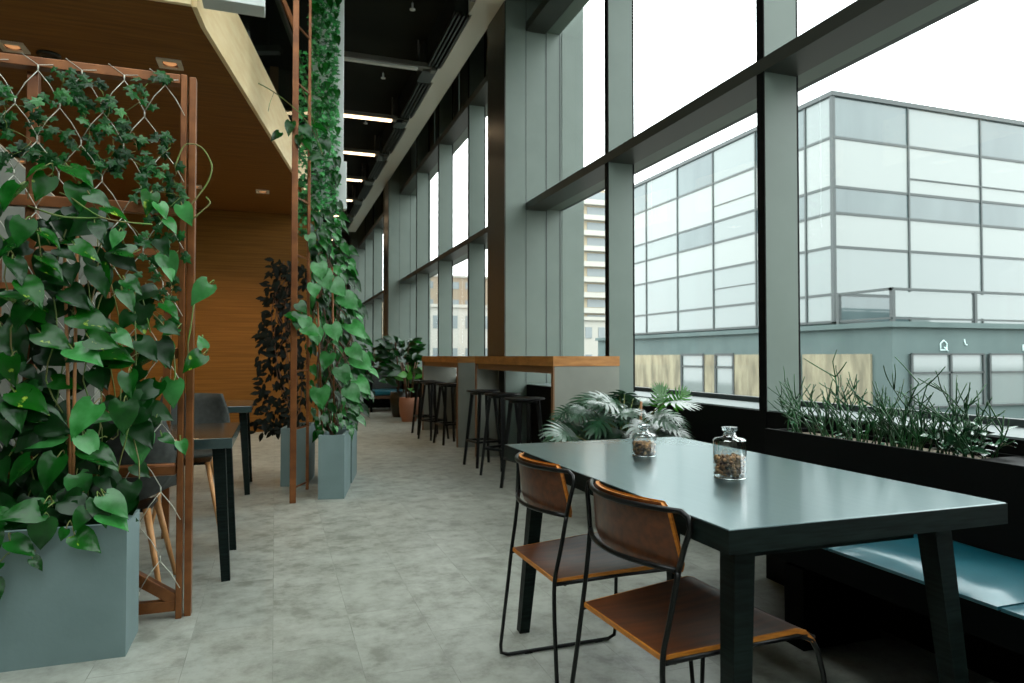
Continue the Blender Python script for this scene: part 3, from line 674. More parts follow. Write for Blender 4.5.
dup(st, (2.02, 9.60, 0), .1, 'black bar stool at the far counter, furthest of its three')
dup(st, (2.00, 8.95, 0), .4, 'black bar stool at the far counter, middle of its three')
dup(st, (2.08, 8.42, 0), .2, 'black bar stool at the far counter, nearest of its three')

# ================================================================ POTTED PLANTS
def pot(t, m, R, Hh, r0=.7):
    MB().lathe([(R*r0, 0), (R*.93, Hh*.3), (R, Hh*.7), (R*.97, Hh), (R*.88, Hh), (R*.88, Hh*.9)], n=28).lathe([(.001, .001), (R*r0, .001)], n=28).build('pot', m, t)
    MB().lathe([(.001, Hh*.9), (R*.89, Hh*.9)], n=24).build('soil', M['soil'], t)
t = thing('potted_philodendron', 'split-leaf philodendron with silvery lobed leaves behind the black table', 'plant', (2.17, 4.02, 0))
pot(t, M['cream'], .19, .38)
mb = MB(); ms = MB(); q = random.Random(21)
for k in range(70):
    a = q.uniform(0, 6.283); rad = q.uniform(.08, .42); h = .50+.36*q.random()-.32*max(0, rad-.32)
    if k < 18: h = q.uniform(.42, .6)
    x = min(.40, .06+rad*math.cos(a)); y = rad*math.sin(a)*.6-.03
    p = Vector((x, y, h)); out = Vector((math.cos(a), math.sin(a)*.8-.25, q.uniform(-.3, .35)))
    L = q.uniform(.13, .22)
    if k % 3 == 0: x = -abs(x)-.02; out.x = -abs(out.x); p.x = x
    if x+L*1.15*max(0, out.normalized().x) > .38: p.x = .38-L*1.15*max(0, out.normalized().x)
    splitleaf(mb, p, out, (q.uniform(-.3, .3), q.uniform(-.7, -.1), 1), L, q)
    ms.tube([(q.uniform(-.05, .05), q.uniform(-.05, .05), .34), (x*.5, y*.5, h*.85), tuple(p)], .004, 5)
mb.build('leaves', M['silver'], t); ms.build('stalks', M['stem'], t)
mb = MB(); q = random.Random(4)
for (x, y, h, d) in ((.24, -.10, .78, (-.3, -.2, 1)), (.22, -.06, .78, (.4, -.3, .9)), (.34, -.08, .78, (.5, -.2, .5))): splitleaf(mb, (x, y, h), d, (.2, -1, .4), .13, q)
o = mb.build('young_leaves', M['bright'], t); o['label'] = 'fresh light green young leaves'
MB().tube([(.12, 0, .34), (.125, -.02, .80)], .008, 6).build('support_cane', M['bamboo'], t)
# far sofa
t = thing('armchair', 'dark wooden armchair with a teal seat in front of the far plants', 'armchair', (2.17, 13.95, 0))
MB().box((-.36, -.36, .26), (.36, .34, .32)).build('seat_frame', M['bark'], t)
MB().box((-.33, -.37, .32), (.33, .20, .43)).build('seat_cushion', M['teal'], t, bev=.03)
MB().box((-.33, .20, .40), (.33, .32, .78)).build('back_cushion', M['shell'], t, bev=.04)
for x in (-.40, .35):
    MB().box((x, -.38, .56), (x+.05, .34, .60)).build('armrest', M['benchblack'], t)
    for y in (-.34, .30): MB().bar((x+.025, y, 0), (x+.025, y+.02, .57), .045, .045).build('leg', M['benchblack'], t)
def shrub(name, lb, cat, loc, mats, n, rad, z0, z1, size, seed, group=None, wid=.42, base=None):
    q = random.Random(seed); t = thing(name, lb, cat, loc, 0, group)
    if base: base(t)
    for mi, (mm, frac) in enumerate(mats):
        mb = MB()
        for k in range(int(n*frac)):
            a = q.uniform(0, 6.283); r = rad[0]*math.sqrt(q.random()); z = q.uniform(z0, z1)
            p = Vector((r*math.cos(a), r*math.sin(a)*rad[1], z)); d = Vector((math.cos(a), math.sin(a)-.2, q.uniform(-.3, .8)))
            oval(mb, p, d, (q.uniform(-.5, .5), -1, q.uniform(.1, 1)), size*q.uniform(.7, 1.25), wid)
        mb.build('leaves' if mi == 0 else 'young_leaves', mm, t)
    ms = MB()
    for k in range(8): a = q.uniform(0, 6.283); ms.tube([(.04*math.cos(a), .04*math.sin(a), 0 if not base else .3), (rad[0]*.5*math.cos(a), rad[0]*.5*math.sin(a), (z0+z1)/2), (rad[0]*.8*math.cos(a), rad[0]*.7*math.sin(a), z1*.95)], .008, 5)
    ms.build('stems', M['bark'], t)
    return t
bx = thing('planter_trough', 'dark planter trough behind the far armchair', 'planter', (1.7, 14.9, 0))
MB().box((-1.0, -.2, 0), (.86, -.17, .6)).box((-1.0, .17, 0), (.86, .2, .6)).box((-1, -.17, 0), (-.97, .17, .6)).box((.83, -.17, 0), (.86, .17, .6)).build('casing', M['sillblack'], bx)
MB().box((-.97, -.17, .4), (.83, .17, .56)).build('soil', M['soil'], bx)
for i, (x, h, lb) in enumerate(((1.30, 1.20, 'left one of the two broad-leaved plants behind the far armchair'), (1.98, 1.30, 'right one of the two broad-leaved plants behind the far armchair'))):
    shrub('broadleaf_plant', lb, 'plant', (x, 14.9, .56), [(M['leafd'], .8), (M['leaf'], .2)], 200, (.42, .42), .08, h-.58, .24, 40+i, 'broad-leaved plants behind the far armchair')
shrub('broadleaf_plant', 'tall dark broad-leaved plant in a dark pot between armchair and far counter', 'plant', (2.16, 12.4, 0), [(M['leafd'], .8), (M['leaf'], .2)], 150, (.26, .9), .62, 1.42, .24, 47, None, .42, lambda t: pot(t, M['framedark'], .19, .45))
t = shrub('potted_rubber_plant', 'potted plant with large light green leaves beside the far counter', 'plant', (2.15, 11.5, 0), [(M['leafd'], .7), (M['bright'], .5)], 16, (.20, .8), .52, 1.05, .26, 60, None, .4, lambda t: pot(t, M['terracotta'], .17, .40))
POTHOS=[(-0.905,2.923,1.677,0.116,120,0),(-0.822,2.966,1.727,0.104,110,1),(-0.838,2.942,1.787,0.074,150,1),(-0.698,2.975,1.793,0.114,30,0),(-0.708,2.978,1.705,0.106,80,0),(-0.618,2.899,1.683,0.09,20,0),(-0.864,2.892,1.547,0.101,100,0),(-0.951,3.007,1.495,0.104,130,0),(-0.783,2.926,1.539,0.081,30,1),(-0.666,2.923,1.497,0.097,15,1),(-0.731,3.029,1.548,0.085,0,0),(-0.787,2.956,1.447,0.089,40,1),(-0.589,3.007,1.665,0.093,20,1),(-0.486,3.1,1.724,0.09,95,1),(-0.438,3.1,1.695,0.074,60,2),(-0.352,3.1,1.688,0.087,60,2),(-0.578,2.957,1.548,0.069,100,2),(-0.565,2.979,1.51,0.093,185,0),(-0.41,3.1,1.474,0.098,60,2),(-0.404,3.1,1.639,0.066,40,2),(-0.83,2.911,1.337,0.109,40,1),(-0.783,2.979,1.424,0.098,35,1),(-0.828,3.012,1.255,0.121,30,1),(-0.772,2.963,1.16,0.127,25,1),(-0.707,2.994,1.318,0.114,20,0),(-0.657,2.984,1.238,0.137,10,1),(-0.65,2.899,1.104,0.126,30,2),(-0.918,2.996,1.153,0.148,60,0),(-0.928,2.973,1.317,0.11,200,0),(-0.881,2.932,1.246,0.102,120,0),(-0.604,2.894,1.153,0.104,10,1),(-0.631,3.011,1.403,0.101,70,1),(-0.296,3.1,1.367,0.108,140,2),(-0.32,3.1,1.08,0.099,150,1),(-0.287,3.1,1.159,0.058,260,2),(-0.425,3.1,1.109,0.098,80,2),(-0.543,2.956,1.17,0.077,40,2),(-0.58,2.991,1.12,0.131,5,1),(-0.51,3.1,1.23,0.097,70,1),(-0.401,3.1,1.294,0.082,40,0),(-0.407,3.1,1.203,0.066,150,0),(-0.471,3.1,1.357,0.073,40,0),(-0.409,3.1,1.441,0.066,70,2),(-0.616,3.013,1.217,0.116,0,0),(-0.593,2.99,1.082,0.131,170,0),(-0.502,3.1,1.157,0.081,10,0),(-0.752,3.019,1.002,0.099,5,1),(-0.91,2.945,1.05,0.109,100,1),(-0.923,3.002,0.96,0.126,160,0),(-0.843,2.952,0.943,0.132,20,1),(-0.81,3.021,0.874,0.136,10,0),(-0.836,3.013,0.796,0.173,170,2),(-0.671,2.904,0.872,0.14,120,2),(-0.645,2.909,0.771,0.096,60,2),(-0.605,2.92,0.731,0.135,20,0),(-0.793,3.025,0.706,0.129,100,0),(-0.921,2.951,0.825,0.094,90,0),(-0.628,2.978,0.872,0.091,10,2),(-0.536,2.932,0.873,0.121,90,0),(-0.467,3.1,0.951,0.106,110,0),(-0.397,3.1,0.949,0.115,100,2),(-0.512,3.1,0.738,0.137,80,2),(-0.458,3.1,0.829,0.049,100,0),(-0.406,3.1,0.762,0.065,20,0),(-0.354,3.1,0.727,0.058,60,2),(-0.6,2.961,0.714,0.106,30,0),(-0.845,2.944,0.564,0.124,190,0),(-0.799,2.939,0.555,0.073,120,0),(-0.69,2.972,0.608,0.105,80,2),(-0.742,2.972,0.57,0.105,170,0),(-0.845,3.017,0.441,0.097,30,0),(-0.666,2.985,0.524,0.076,110,0),(-0.643,3.02,0.447,0.1,35,1),(-0.594,3.01,0.549,0.1,60,0),(-0.55,3.029,0.565,0.117,35,2),(-0.548,2.984,0.512,0.108,20,2),(-0.769,2.913,0.678,0.124,110,0),(-0.786,3.01,0.479,0.105,85,0),(-0.927,3.025,0.472,0.089,60,0),(-0.942,3.017,0.376,0.074,150,0),(-0.92,2.97,0.3,0.08,60,0),(-0.798,2.99,0.381,0.052,45,0),(-0.721,2.92,0.473,0.044,110,0),(-0.941,3.006,0.558,0.089,200,0),(-0.882,2.97,0.682,0.11,140,0),(-0.879,2.93,0.887,0.101,60,0),(-0.514,2.899,0.992,0.098,80,0),(-0.515,3.1,1.077,0.089,150,0),(-0.544,3.01,1.32,0.094,60,0),(-0.743,3.029,1.143,0.092,160,0),(-0.871,2.902,1.411,0.101,60,0),(-0.775,3.002,1.636,0.099,160,0),(-0.63,2.947,1.571,0.083,60,0),(-0.51,2.911,1.37,0.076,30,0)]
IVY=[(-1.011,2.159),(-1.004,2.121),(-1.01,2.08),(-1.013,2.029),(-1.002,1.995),(-0.82,2.18),(-0.812,2.141),(-0.785,2.152),(-0.764,2.139),(-0.749,2.092),(-0.735,2.053),(-0.72,2.014),(-0.727,1.973),(-0.754,1.937),(-0.785,2.16),(-0.904,2.093),(-0.927,2.087),(-0.911,2.12),(-0.893,2.023),(-0.866,2.034),(-0.848,2.008),(-0.709,2.219),(-0.691,2.197),(-0.669,2.151),(-0.651,2.136),(-0.697,2.135),(-0.661,2.061),(-0.649,2.022),(-0.919,1.952),(-0.891,1.915),(-0.851,1.904),(-0.797,1.993),(-0.952,1.909),(-0.991,1.886),(-1.0,1.854),(-0.439,2.272),(-0.413,2.259),(-0.51,2.237),(-0.546,2.195),(-0.531,2.164),(-0.651,2.132),(-0.6,2.101),(-0.578,2.071),(-0.566,2.027),(-0.617,2.05),(-0.562,1.998),(-0.634,1.958),(-0.641,1.916),(-0.605,1.923),(-0.551,1.949),(-0.488,1.914),(-0.44,2.002),(-0.421,1.979),(-0.448,2.027),(-0.532,1.889),(-0.51,1.874),(-0.457,1.85),(-0.412,1.845),(-0.658,1.857),(-0.633,1.867),(-0.457,1.808),(-0.401,1.88),(-0.55,1.825),(-0.531,1.785),(-0.494,1.809),(-0.438,1.784),(-0.401,1.796),(-0.381,1.772),(-0.455,1.641),(-0.492,1.597),(-0.473,1.54),(-0.498,1.489),(-0.454,1.491),(-0.49,1.431),(-0.416,1.409),(-0.444,1.583),(-0.467,1.686),(-0.566,1.638),(-0.529,1.579),(-0.395,1.62),(-0.387,1.544),(-0.452,1.333),(-0.415,1.355),(-0.482,1.291),(-0.433,1.25),(-0.712,1.933),(-0.677,1.896),(-0.712,1.872),(-0.782,1.886),(-0.816,1.875),(-0.813,2.229),(-0.838,2.242),(-0.776,2.243),(-0.884,1.864)]
# ================================================================ LEFT TRELLIS AND ITS PLANTS
t = thing('trellis_frame', 'rust-brown steel trellis frame with diamond wire mesh at the left', 'trellis', (-.345, 3.2, 0))
MB().box((-.042, -.02, 0), (-.018, .03, 2.30)).build('post', M['copper'], t, bev=.003)
MB().box((-.012, .0, .0), (.016, .05, 2.30)).build('post', M['copper'], t, bev=.003)
MB().box((-.612, .031, .0), (-.572, .07, 2.255)).build('post', M['copper'], t, bev=.003)
MB().box((-1.30, -.02, 0), (-1.25, .03, 2.30)).build('post', M['copper'], t, bev=.003)
MB().box((-1.25, -.02, 2.258), (-.043, .03, 2.298)).build('top_rail', M['copper'], t, bev=.003)
for z0, z1 in ((1.70, 1.745), (1.09, 1.135)): MB().box((-1.25, -.01, z0), (-.043, .03, z1)).build('rail', M['copper'], t, bev=.003)
MB().box((-1.25, -.015, .598), (-.043, .03, .648)).build('rail', M['copper'], t, bev=.01)
MB().box((-1.25, -.01, .03), (-.043, .03, .075)).build('bottom_rail', M['copper'], t, bev=.003)
MB().bar((-.03, .015, .065), (-.62, .015, .48), .045, .045, up=(0, 1, 0)).build('brace', M['copper'], t, bev=.003)
mb = MB(); dx, dz, q = .152, .262, .022
nz = 0; z = 2.262
rows = []
while z > .05:
    rows.append(z); z -= dz/2+q/2+.0
for r, z in enumerate(rows):
    off = 0 if r % 2 == 0 else dx/2
    x = -.10+off-(.0 if r % 2 == 0 else dx)
    while x > -1.24:
        mb.tube([(x, -.03, z), (x, -.03, z-q)], .0032, 5)
        if r+1 < len(rows):
            for s in (-1, 1):
                x2 = x+s*dx/2
                if -1.26 < x2 < -.02: mb.tube([(x, -.03, z-q), (x+s*dx*.27, -.032, z-q-(dz/2-q/2)*.45), (x2, -.03, rows[r+1])], .0019, 5)
        if r == 0: mb.tube([(x-.06, -.022, 2.305), (x, -.03, z), (x+.05, -.022, z+.01)], .0016, 5)
        x -= dx
mb.build('wire_mesh', M['wire'], t)
def planter(name, lb, x0, y0, x1, y1, h, rz=0, th=.022):
    w_, d_ = x1-x0, y1-y0
    t = thing(name, lb, 'planter', (x0, y0, 0), rz)
    MB().box((0, 0, 0), (w_, th, h)).box((0, d_-th, 0), (w_, d_, h)).box((0, th, 0), (th, d_-th, h)).box((w_-th, th, 0), (w_, d_-th, h)).box((th, th, 0), (w_-th, d_-th, .02)).build('box', M['concrete'], t)
    MB().box((th, th, .02), (w_-th, d_-th, h-.05)).build('soil', M['soil'], t)
    return t
planter('planter_box', 'large blue-grey planter box at the bottom left under the climbing plants', -1.45, 2.85, -.51, 3.10, .485)
q = random.Random(8)
groups = {}
for (x, y, z, L, a, v) in POTHOS:
    g = 0 if x < -.80 else (1 if x < -.60 else 2); groups.setdefault(g, []).append((x, y, z, L, a, v))
names = ['pothos climbing the trellis at the far left edge of the photo', 'pothos with big yellow-marked leaves climbing the two bamboo canes', 'pothos on the right side of the trellis, reaching past its post']
bases = [(-.95, 2.97), (-.73, 2.98), (-.58, 3.0)]
vines = {1: [((-.776, 3.0, 1.72), (-.729, 2.97, 1.696), (-.682, 2.96, 1.661), (-.628, 2.97, 1.63), (-.556, 3.0, 1.623), (-.469, 3.05, 1.629)), ((-.878, 3.0, 1.663), (-.823, 2.96, 1.64), (-.758, 2.95, 1.622), (-.692, 2.96, 1.622), (-.628, 2.97, 1.63))],
 2: [((-.60, 3.12, 1.43), (-.539, 3.12, 1.328), (-.484, 3.12, 1.281), (-.436, 3.12, 1.228), (-.402, 3.12, 1.146), (-.389, 3.12, 1.022), (-.404, 3.12, .961)), ((-.321, 3.12, 1.322), (-.331, 3.12, 1.23), (-.342, 3.12, 1.147), (-.337, 3.12, 1.093)),
     ((-.40, 3.12, 1.88), (-.368, 3.12, 1.972), (-.334, 3.12, 1.988), (-.296, 3.12, 1.975), (-.269, 3.12, 1.935), (-.257, 3.12, 1.894), (-.272, 3.12, 1.833), (-.309, 3.12, 1.771), (-.34, 3.12, 1.727), (-.351, 3.12, 1.692)), ((-.328, 3.12, 1.673), (-.29, 3.12, 1.713), (-.263, 3.12, 1.745), (-.279, 3.12, 1.769)), ((-.287, 3.12, 1.19), (-.29, 3.12, 1.15), (-.30, 3.12, 1.10))], 0: []}
rngs = [(-1.15, -.80), (-.82, -.62), (-.64, -.42)]
for g in (0, 1, 2):
    t = thing('pothos', names[g], 'plant', (bases[g][0], bases[g][1], .435), 0, 'pothos plants in the large planter')
    o = Vector((bases[g][0], bases[g][1], .435)); A = [MB(), MB(), MB()]; ms = MB()
    for (x, y, z, L, a, v) in groups[g]:
        if z < .57: y = 2.80; x *= .97
        d, nn = leafdir(a+q.uniform(-8, 8), q.uniform(.0, .5), q); nn.x *= .7
        c = Vector((x, y, z))-Vector((d.x, 0, d.z)).normalized()*L*.45-o
        nn += Vector((q.uniform(-.3, .5), 0, q.uniform(.1, 1.3))); heart(A[v], c, d, nn, L*1.02, q.uniform(.78, 1.0), q.uniform(.12, .45), q.uniform(.1, .38))
        r = c+Vector((0, .10, .02-(.05 if a < 180 else 0))); r.x *= .96
        ms.tube(spline([tuple(c), tuple(c+Vector((-.2*L*math.cos(math.radians(a)), .04, .02))), tuple(r)], 3), .0022, 5)
    lo, hi = rngs[g]; F = MB()
    for k in range((150, 120, 75)[g]):
        z = .46+1.25*q.random()**1.9; x = q.uniform(lo, hi)
        if g == 2 and (z > .85 or x > -.5) and q.random() < .55: continue
        if g == 2 and z < .75 and x > -.52: continue
        if -.80 < x < -.68 and z > .80 and q.random() < .6: continue
        if z > 1.72: continue
        y = 3.03+q.uniform(-.05, .10)
        if y < 3.06 and z < .6: y = q.uniform(2.9, 3.03)
        d, nn = leafdir(q.uniform(20, 160), q.uniform(-.1, .6), q)
        heart(F, Vector((x, y, z))-o, d, nn, q.uniform(.07, .125), .88, .3, .2)
    for k in range((5, 4, 3)[g]):
        x = q.uniform(lo, hi); p = [(0, 0, 0)]; zz = 0
        for s_ in range(1, 7): p.append((x-o.x+q.uniform(-.05, .05), .05+q.uniform(-.04, .05), (q.uniform(.7, 1.2) if g == 2 else 1.15)*s_/6))
        ms.tube(spline(p, 3), .0028, 5)
    for vn in vines[g]: ms.tube(spline([tuple(Vector(p)-o) for p in vn], 4), .0034, 6)
    A[0].build('leaves', M['leaf'], t); o1 = A[1].build('variegated_leaves', M['leafv'], t); o1['label'] = 'leaves splashed with yellow'
    if A[2].v: o2 = A[2].build('pale_leaves', M['leafp'], t); o2['label'] = 'paler leaves, caught light put into their colour'
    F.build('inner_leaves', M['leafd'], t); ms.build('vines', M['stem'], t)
for (a, c, lb) in (((-.722, 3.0, .44), (-.775, 3.05, 1.617), 'left one of the two bamboo canes rising through the pothos'), ((-.716, 2.98, .44), (-.724, 3.03, 1.614), 'right one of the two bamboo canes rising through the pothos')):
    o = MB().tube([(0, 0, 0), tuple((Vector(c)-Vector(a))*.5), tuple(Vector(c)-Vector(a))], .006, 8).build('bamboo_cane', M['bamboo'], loc=a); tag(o, lb, 'cane', 'bamboo canes in the pothos')
ig = [('ivy at the top left corner of the wire trellis', -2, -.90), ('ivy hanging from the middle of the trellis top rail', -.90, -.62), ('ivy climbing beside the right post of the trellis', -.62, 0)]
for lb, lo, hi in ig:
    t = thing('ivy', lb, 'plant', (max(-.97, (lo+hi)/2) if lo > -2 else -.97, 3.13, 1.25 if lo > -.7 else 1.75), 0, 'ivy on the wire trellis'); o = t.location.copy()
    A = MB(); Bm = MB(); ms = MB(); pts = [p for p in IVY if lo <= p[0] < hi]; 
    for (x, z) in pts:
        for k in range(3):
            d, nn = leafdir(q.uniform(0, 180), q.uniform(-.2, .5), q)
            p = Vector((x+q.uniform(-.035, .035), 3.15+q.uniform(-.03, .05), z+q.uniform(-.03, .03)))-o
            ivyleaf(Bm if q.random() < .1 else A, p, d, nn, q.uniform(.032, .052))
    sp = sorted(pts, key=lambda p: -p[1])
    for k in range(0, len(sp)-1):
        a_ = sp[k]; near = sorted(sp[k+1:], key=lambda p: (p[0]-a_[0])**2+(p[1]-a_[1])**2)[:1]
        for b_ in near: ms.tube(spline([tuple(Vector((a_[0], 3.165, a_[1]))-o), tuple(Vector(((a_[0]+b_[0])/2+.01, 3.15, (a_[1]+b_[1])/2))-o), tuple(Vector((b_[0], 3.165, b_[1]))-o)], 2), .0016, 4)
    A.build('leaves', M['ivy'], t); Bm.build('young_leaves', M['ivyp'], t); ms.build('stems', M['stem'], t)

# ================================================================ MIDDLE COLUMN OF PLANTS
t = thing('ladder_trellis', 'tall narrow rust-brown steel ladder trellis rising out of the picture', 'trellis', (.134, 5.40, 0))
MB().box((-.024, -.022, 0), (.022, .022, 5.34)).build('post', M['copper'], t, bev=.003)
MB().box((.10, .22, .05), (.124, .245, 5.34)).build('rail', M['copper'], t, bev=.003)
for i in range(12):
    z = .11+.44*i; MB().bar((0, .0, z), (.112, .232, z), .012, .012).build('rung', M['copper'], t)
MB().bar((0, 0, 3.58), (-.24, -.05, 4.1), .03, .03).build('brace', M['copper'], t)
RZ = -math.radians(11)
planter('planter_box', 'blue-grey planter box standing in the middle of the floor behind the ladder trellis', .319, 5.46, .515, 5.98, .49, RZ)
planter('planter_box', 'blue-grey planter box furthest back, a narrow edge showing past the middle one', .43, 6.10, .64, 6.62, .49, RZ)
planter('planter_box', 'blue-grey planter box in shade just left of the ladder trellis foot', .05, 6.10, .26, 6.62, .49, RZ)
# green wall
t = thing('green_wall', 'narrow hanging green wall of small ivy leaves on a white panel', 'green wall', (.40, 6.1, 2.38))
MB().box((-.13, .0, .0), (.155, .05, 2.96)).build('white_panel', M['white'], t, bev=.004)
MB().box((.085, -.03, -.0), (.18, .06, .42)).build('panel_foot', M['white'], t, bev=.004)
mb = MB(); q = random.Random(31)
for k in range(2600):
    z = q.uniform(-.25, 2.94); x = q.uniform(-.14, .10)
    if z < 1.3: x = q.uniform(-.23, .10)
    d, nn = leafdir(q.uniform(0, 180), q.uniform(-.3, 1.2), q); nn = Vector((q.uniform(-1, 1.4), -1, q.uniform(-.2, 1.5)))
    ivyleaf(mb, (x, -.03-.10*q.random()-.03*math.sin(z*5), z), d, nn, q.uniform(.028, .05))
mb.build('leaves', M['wallivy'], t, recalc=False)
mb = MB()
for k in range(60):
    z = q.uniform(-.1, 2.9); heart(mb, (q.uniform(-.12, .1), -.15, z), (q.uniform(-.3, .6), -.4, -1), (q.uniform(-.3, .3), -1, .4), q.uniform(.06, .11), .7)
o = mb.build('larger_leaves', M['leaf'], t)
# big climbing plants in the middle planters
def climber(lb, loc, seed, n, fx, z0, z1, mats, size, canes, dirx=.4, back=.15, big=()):
    q = random.Random(seed); t = thing('climbing_plant', lb, 'plant', loc, 0); o = Vector(loc)
    B = [MB() for _ in mats]; ms = MB()
    for k in range(n):
        z = z0+(z1-z0)*q.random(); a, c = fx(z); x = a+(c-a)*q.random(); edge = (x-a)/(c-a)
        d = Vector((dirx*(.2+edge*1.4)+q.uniform(-.35, .35), -q.uniform(.1, .5), -q.uniform(.5, 1.1))); nn = Vector((q.uniform(-.7, 1.2), -1, q.uniform(-.1, 1.6)))
        y = loc[1]+q.uniform(-.16, back); i = 0 if q.random() < .55 else (1 if q.random() < .6 else 2)
        heart(B[i % len(mats)], Vector((x, y, z))-o, d, nn, size*q.uniform(.6, 1.15), q.uniform(.5, .8), q.uniform(.1, .5), .25, .45)
    for (x, y, z, L, a, i) in big:
        d, nn = leafdir(a, .3, q); heart(B[i], Vector((x, y, z))-o-Vector((d.x, 0, d.z)).normalized()*L*.45, d, nn, L, 1, .12, .1)
    for k in range(12):
        p = [(0, 0, 0)]
        for s_ in range(1, 6):
            z = loc[2]+(z1-loc[2])*s_/6; a, c = fx(z); p.append((q.uniform(a+.04, c-.06)-o.x, q.uniform(-.08, .12), z-o.z))
        ms.tube(spline(p, 3), .004, 5)
    for i, (b_, m_) in enumerate(zip(B, mats)):
        if b_.v: b_.build(('leaves', 'pale_leaves', 'deep_leaves')[i], m_, t)
    ms.build('vines', M['bark'], t)
    return t
def fx1(z):   # silhouette of the big climber
    if z > 1.9: return (.26, .50)
    if z > 1.5: return (.25, .56+.10*(1.9-z)/.4)
    if z > 1.0: return (.24, .70+.02*(1.5-z)/.5)
    if z > .75: return (.26, .73)
    return (.28, .64)
big = [(.27, 5.60, 2.02, .10, 60, 1), (.16, 5.33, 1.36, .13, 100, 1), (.215, 5.31, 1.33, .12, 80, 1), (.26, 5.30, 1.29, .14, 30, 1), (.12, 5.34, 1.40, .12, 190, 0), (.19, 5.33, 1.46, .10, 50, 0), (.33, 5.4, .78, .17, 85, 1), (.30, 5.45, 1.25, .13, 80, 1), (.37, 5.42, 1.06, .14, 110, 1), (.36, 5.42, 1.68, .16, 70, 1), (.46, 5.42, 1.62, .16, 50, 1), (.55, 5.45, 1.52, .17, 45, 1), (.62, 5.5, 1.30, .17, 45, 1), (.66, 5.5, 1.05, .18, 40, 1), (.60, 5.45, 1.12, .15, 50, 1), (.66, 5.5, .86, .16, 45, 1), (.58, 5.45, .80, .15, 55, 1), (.50, 5.42, .95, .15, 70, 1), (.43, 5.42, 1.28, .15, 70, 1), (.32, 5.42, 1.75, .14, 80, 1), (.28, 5.42, 1.60, .12, 90, 1)]
climber('tall climbing plant with big pale drooping leaves in the middle planter', (.44, 5.68, .44), 51, 300, fx1, .50, 2.25, [M['leaf'], M['leafp'], M['leafd']], .10, 0, .5, .2, big)
climber('climbing plant behind the pale-leaved one, in the furthest planter', (.56, 6.35, .44), 52, 160, lambda z: (.36, .74) if z < 1.7 else (.34, .66), .55, 2.1, [M['leafd'], M['leaf'], M['leafp']], .12, 0, .5, .15)
for i, (a, c, lb) in enumerate((((.36, 5.62, .44), (.30, 5.50, 1.80), 'left one of the reddish canes in the pale-leaved climber'), ((.45, 5.60, .44), (.42, 5.52, 1.80), 'right one of the reddish canes in the pale-leaved climber'))):
    o = MB().tube([(0, 0, 0), tuple(Vector(c)-Vector(a))], .007, 8).build('bamboo_cane', M['copper'], loc=a); tag(o, lb, 'cane', 'canes in the middle climber')
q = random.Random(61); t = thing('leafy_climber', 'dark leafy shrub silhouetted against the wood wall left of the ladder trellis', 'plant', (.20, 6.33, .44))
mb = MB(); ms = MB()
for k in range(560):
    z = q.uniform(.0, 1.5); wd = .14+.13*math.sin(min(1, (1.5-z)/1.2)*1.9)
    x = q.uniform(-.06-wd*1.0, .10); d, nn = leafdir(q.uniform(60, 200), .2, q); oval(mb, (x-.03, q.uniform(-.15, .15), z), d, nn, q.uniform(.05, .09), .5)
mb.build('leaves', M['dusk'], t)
for k in range(10): ms.tube(spline([(0, 0, 0), (q.uniform(-.2, .02), 0, .6), (q.uniform(-.25, .02), 0, 1.1), (q.uniform(-.15, 0), 0, 1.5)], 4), .004, 5)
ms.build('stems', M['bark'], t)
q = random.Random(71); t = thing('sprawling_vine', 'vine sprig with a few broad leaves high on the ladder trellis', 'plant', (.14, 5.35, 2.86)); mb = MB(); ms = MB()
for (x, z, a, L) in ((-.04, .0, 100, .12), (.05, -.02, 60, .13), (.13, .0, 30, .13), (-.12, -.09, 130, .10), (.10, -.24, 10, .13), (.02, -.10, 95, .10), (.20, -.10, 70, .13), (.06, -.12, 60, .12)):
    d, nn = leafdir(a, .3, q); heart(mb, (x, 0, z), d, nn, L, .75)
mb.build('leaves', M['leaf'], t)
ms.tube(spline([(.2, .1, -.2), (.10, 0, -.02), (-.02, -.02, .10), (-.16, -.02, .20), (-.27, 0, .26)], 4), .004, 5).tube(spline([(.2, .1, -.2), (.1, 0, .1), (.03, 0, .28)], 4), .003, 5).tube(spline([(-.16, -.02, .2), (-.19, 0, .12), (-.2, 0, .06)], 4), .002, 5)
ms.build('stems', M['stem'], t)

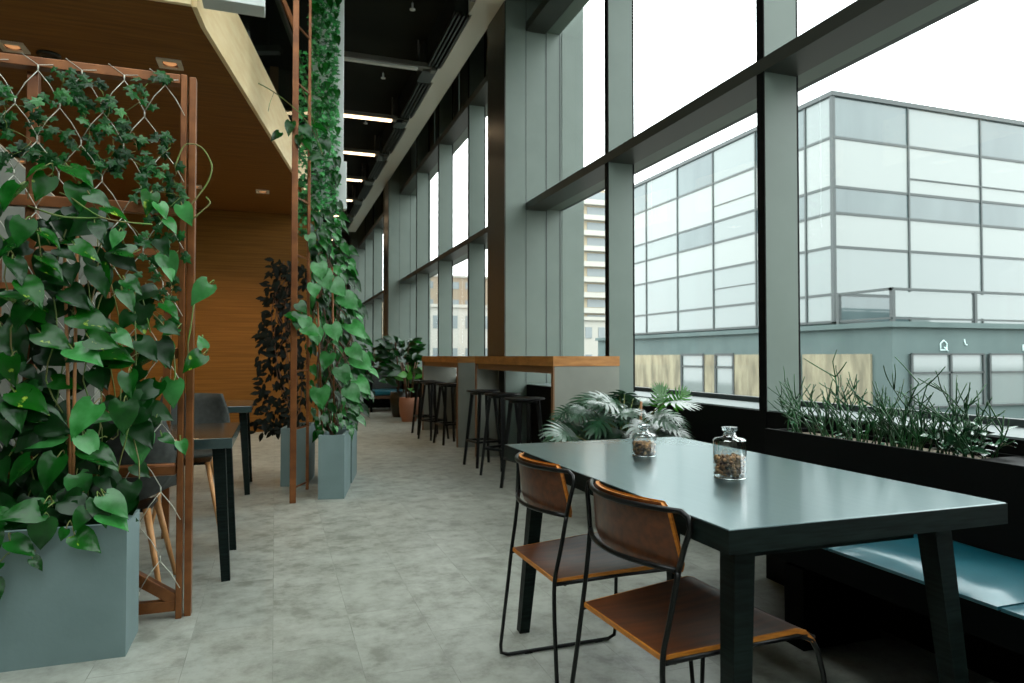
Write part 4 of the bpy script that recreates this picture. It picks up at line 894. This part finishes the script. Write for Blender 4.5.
# ================================================================ SEATING BEHIND THE TRELLIS
def sidetable(name, lb, x0, y0, x1, y1, z, leg=.05):
    t = thing(name, lb, 'table', ((x0+x1)/2, (y0+y1)/2, 0)); w_, d_ = (x1-x0)/2, (y1-y0)/2
    MB().box((-w_, -d_, z-.05), (w_, d_, z)).build('tabletop', M['tabletop'], t, bev=.003)
    for sx in (-1, 1):
        for sy in (-1, 1): MB().bar((sx*(w_-.03), sy*(d_-.12), 0), (sx*(w_-.07), sy*(d_-.16), z-.05), .04, .04, up=(0, 1, 0), w2=leg, h2=leg).build('leg', M['blackash'], t)
sidetable('side_table', 'small black wooden table just right of the trellis post', -.98, 3.53, -.19, 4.34, .71, .06)
sidetable('side_table', 'black wooden table further back against the wood wall', -1.3, 5.72, -.17, 6.55, .71, .06)
def shellchair(lb, x, y, rz):
    t = thing('shell_chair', lb, 'chair', (x, y, 0), rz, 'grey shell chairs behind the trellis'); mb = MB(); vs = []; nu, nv = 14, 12
    for i in range(nu+1):
        for j in range(nv+1):
            u = i/nu; v = j/nv*2-1
            if u < .5: s_ = u/.5; x_ = .23-.40*s_; z = .44-.02*math.sin(PI*s_)+.02*(1-s_); hw = .22+.02*s_
            else: s_ = (u-.5)/.5; x_ = -.17-.09*s_**.8; z = .44+.40*s_; hw = .24-.05*s_*s_
            side = abs(v)**3; z2 = z+(.17*side*max(0, 1-abs(u-.5)*2.2)); x2 = x_+(.10*side*max(0, (u-.4))*1.6)
            vs.append((x2, v*hw, z2))
    W = nv+1; mb.add(vs, [(i*W+j, i*W+j+1, (i+1)*W+j+1, (i+1)*W+j) for i in range(nu) for j in range(nv)], True)
    o = mb.build('shell', M['shell'], t); so = o.modifiers.new('thickness', 'SOLIDIFY'); so.thickness = .022
    for sx, sy in ((1, 1), (1, -1), (-1, 1), (-1, -1)): MB().tube([(sx*.13-.01, sy*.12, .41), (sx*.22-.01, sy*.20, 0)], .017, 10, r2=.010).build('leg', M['beech'], t)
    MB().box((-.14, -.13, .395), (.12, .13, .41)).build('seat_plate', M['blackmetal'], t)
    return t
s0 = shellchair('grey shell chair on pale wooden legs directly behind the wire mesh', -.665, 3.62, math.radians(90))
dup(s0, (-.53, 4.98, 0), math.radians(270), 'grey shell chair tucked behind the small black table')
dup(s0, (-1.27, 4.0, 0), math.radians(60), 'grey shell chair furthest left behind the pothos leaves')
t = thing('stair_parapet', 'pale grey-green parapet with a sloping top seen through the pothos leaves', 'parapet', (-1.2, 4.95, 0))
pg = [(-1.3, 0), (.14, 0), (.14, 1.97), (-.05, 2.04), (-.55, 2.55), (-1.3, 3.1)]
mb = MB(); nn_ = len(pg); mb.add([(x, -.08, z) for x, z in pg]+[(x, .08, z) for x, z in pg], [tuple(range(nn_)), tuple(range(nn_, 2*nn_))[::-1]]+[(i, nn_+i, nn_+(i+1) % nn_, (i+1) % nn_) for i in range(nn_)])
mb.build('panel', M['laminate'], t); MB().box((-1.3, -.10, 0), (.15, -.08, .08)).build('skirting', M['framedark'], t)
t = thing('room_divider', 'rust-brown steel divider frame standing behind the trellis', 'divider', (-.75, 4.62, 0))
for x in (-.75, -.2, .13): MB().box((x-.02, -.02, 0), (x+.02, .02, 1.75)).build('post', M['copper'], t)
for z in (.4, 1.1, 1.5, 1.73): MB().box((-.75, -.015, z-.02), (.13, .015, z+.02)).build('rail', M['copper'], t)
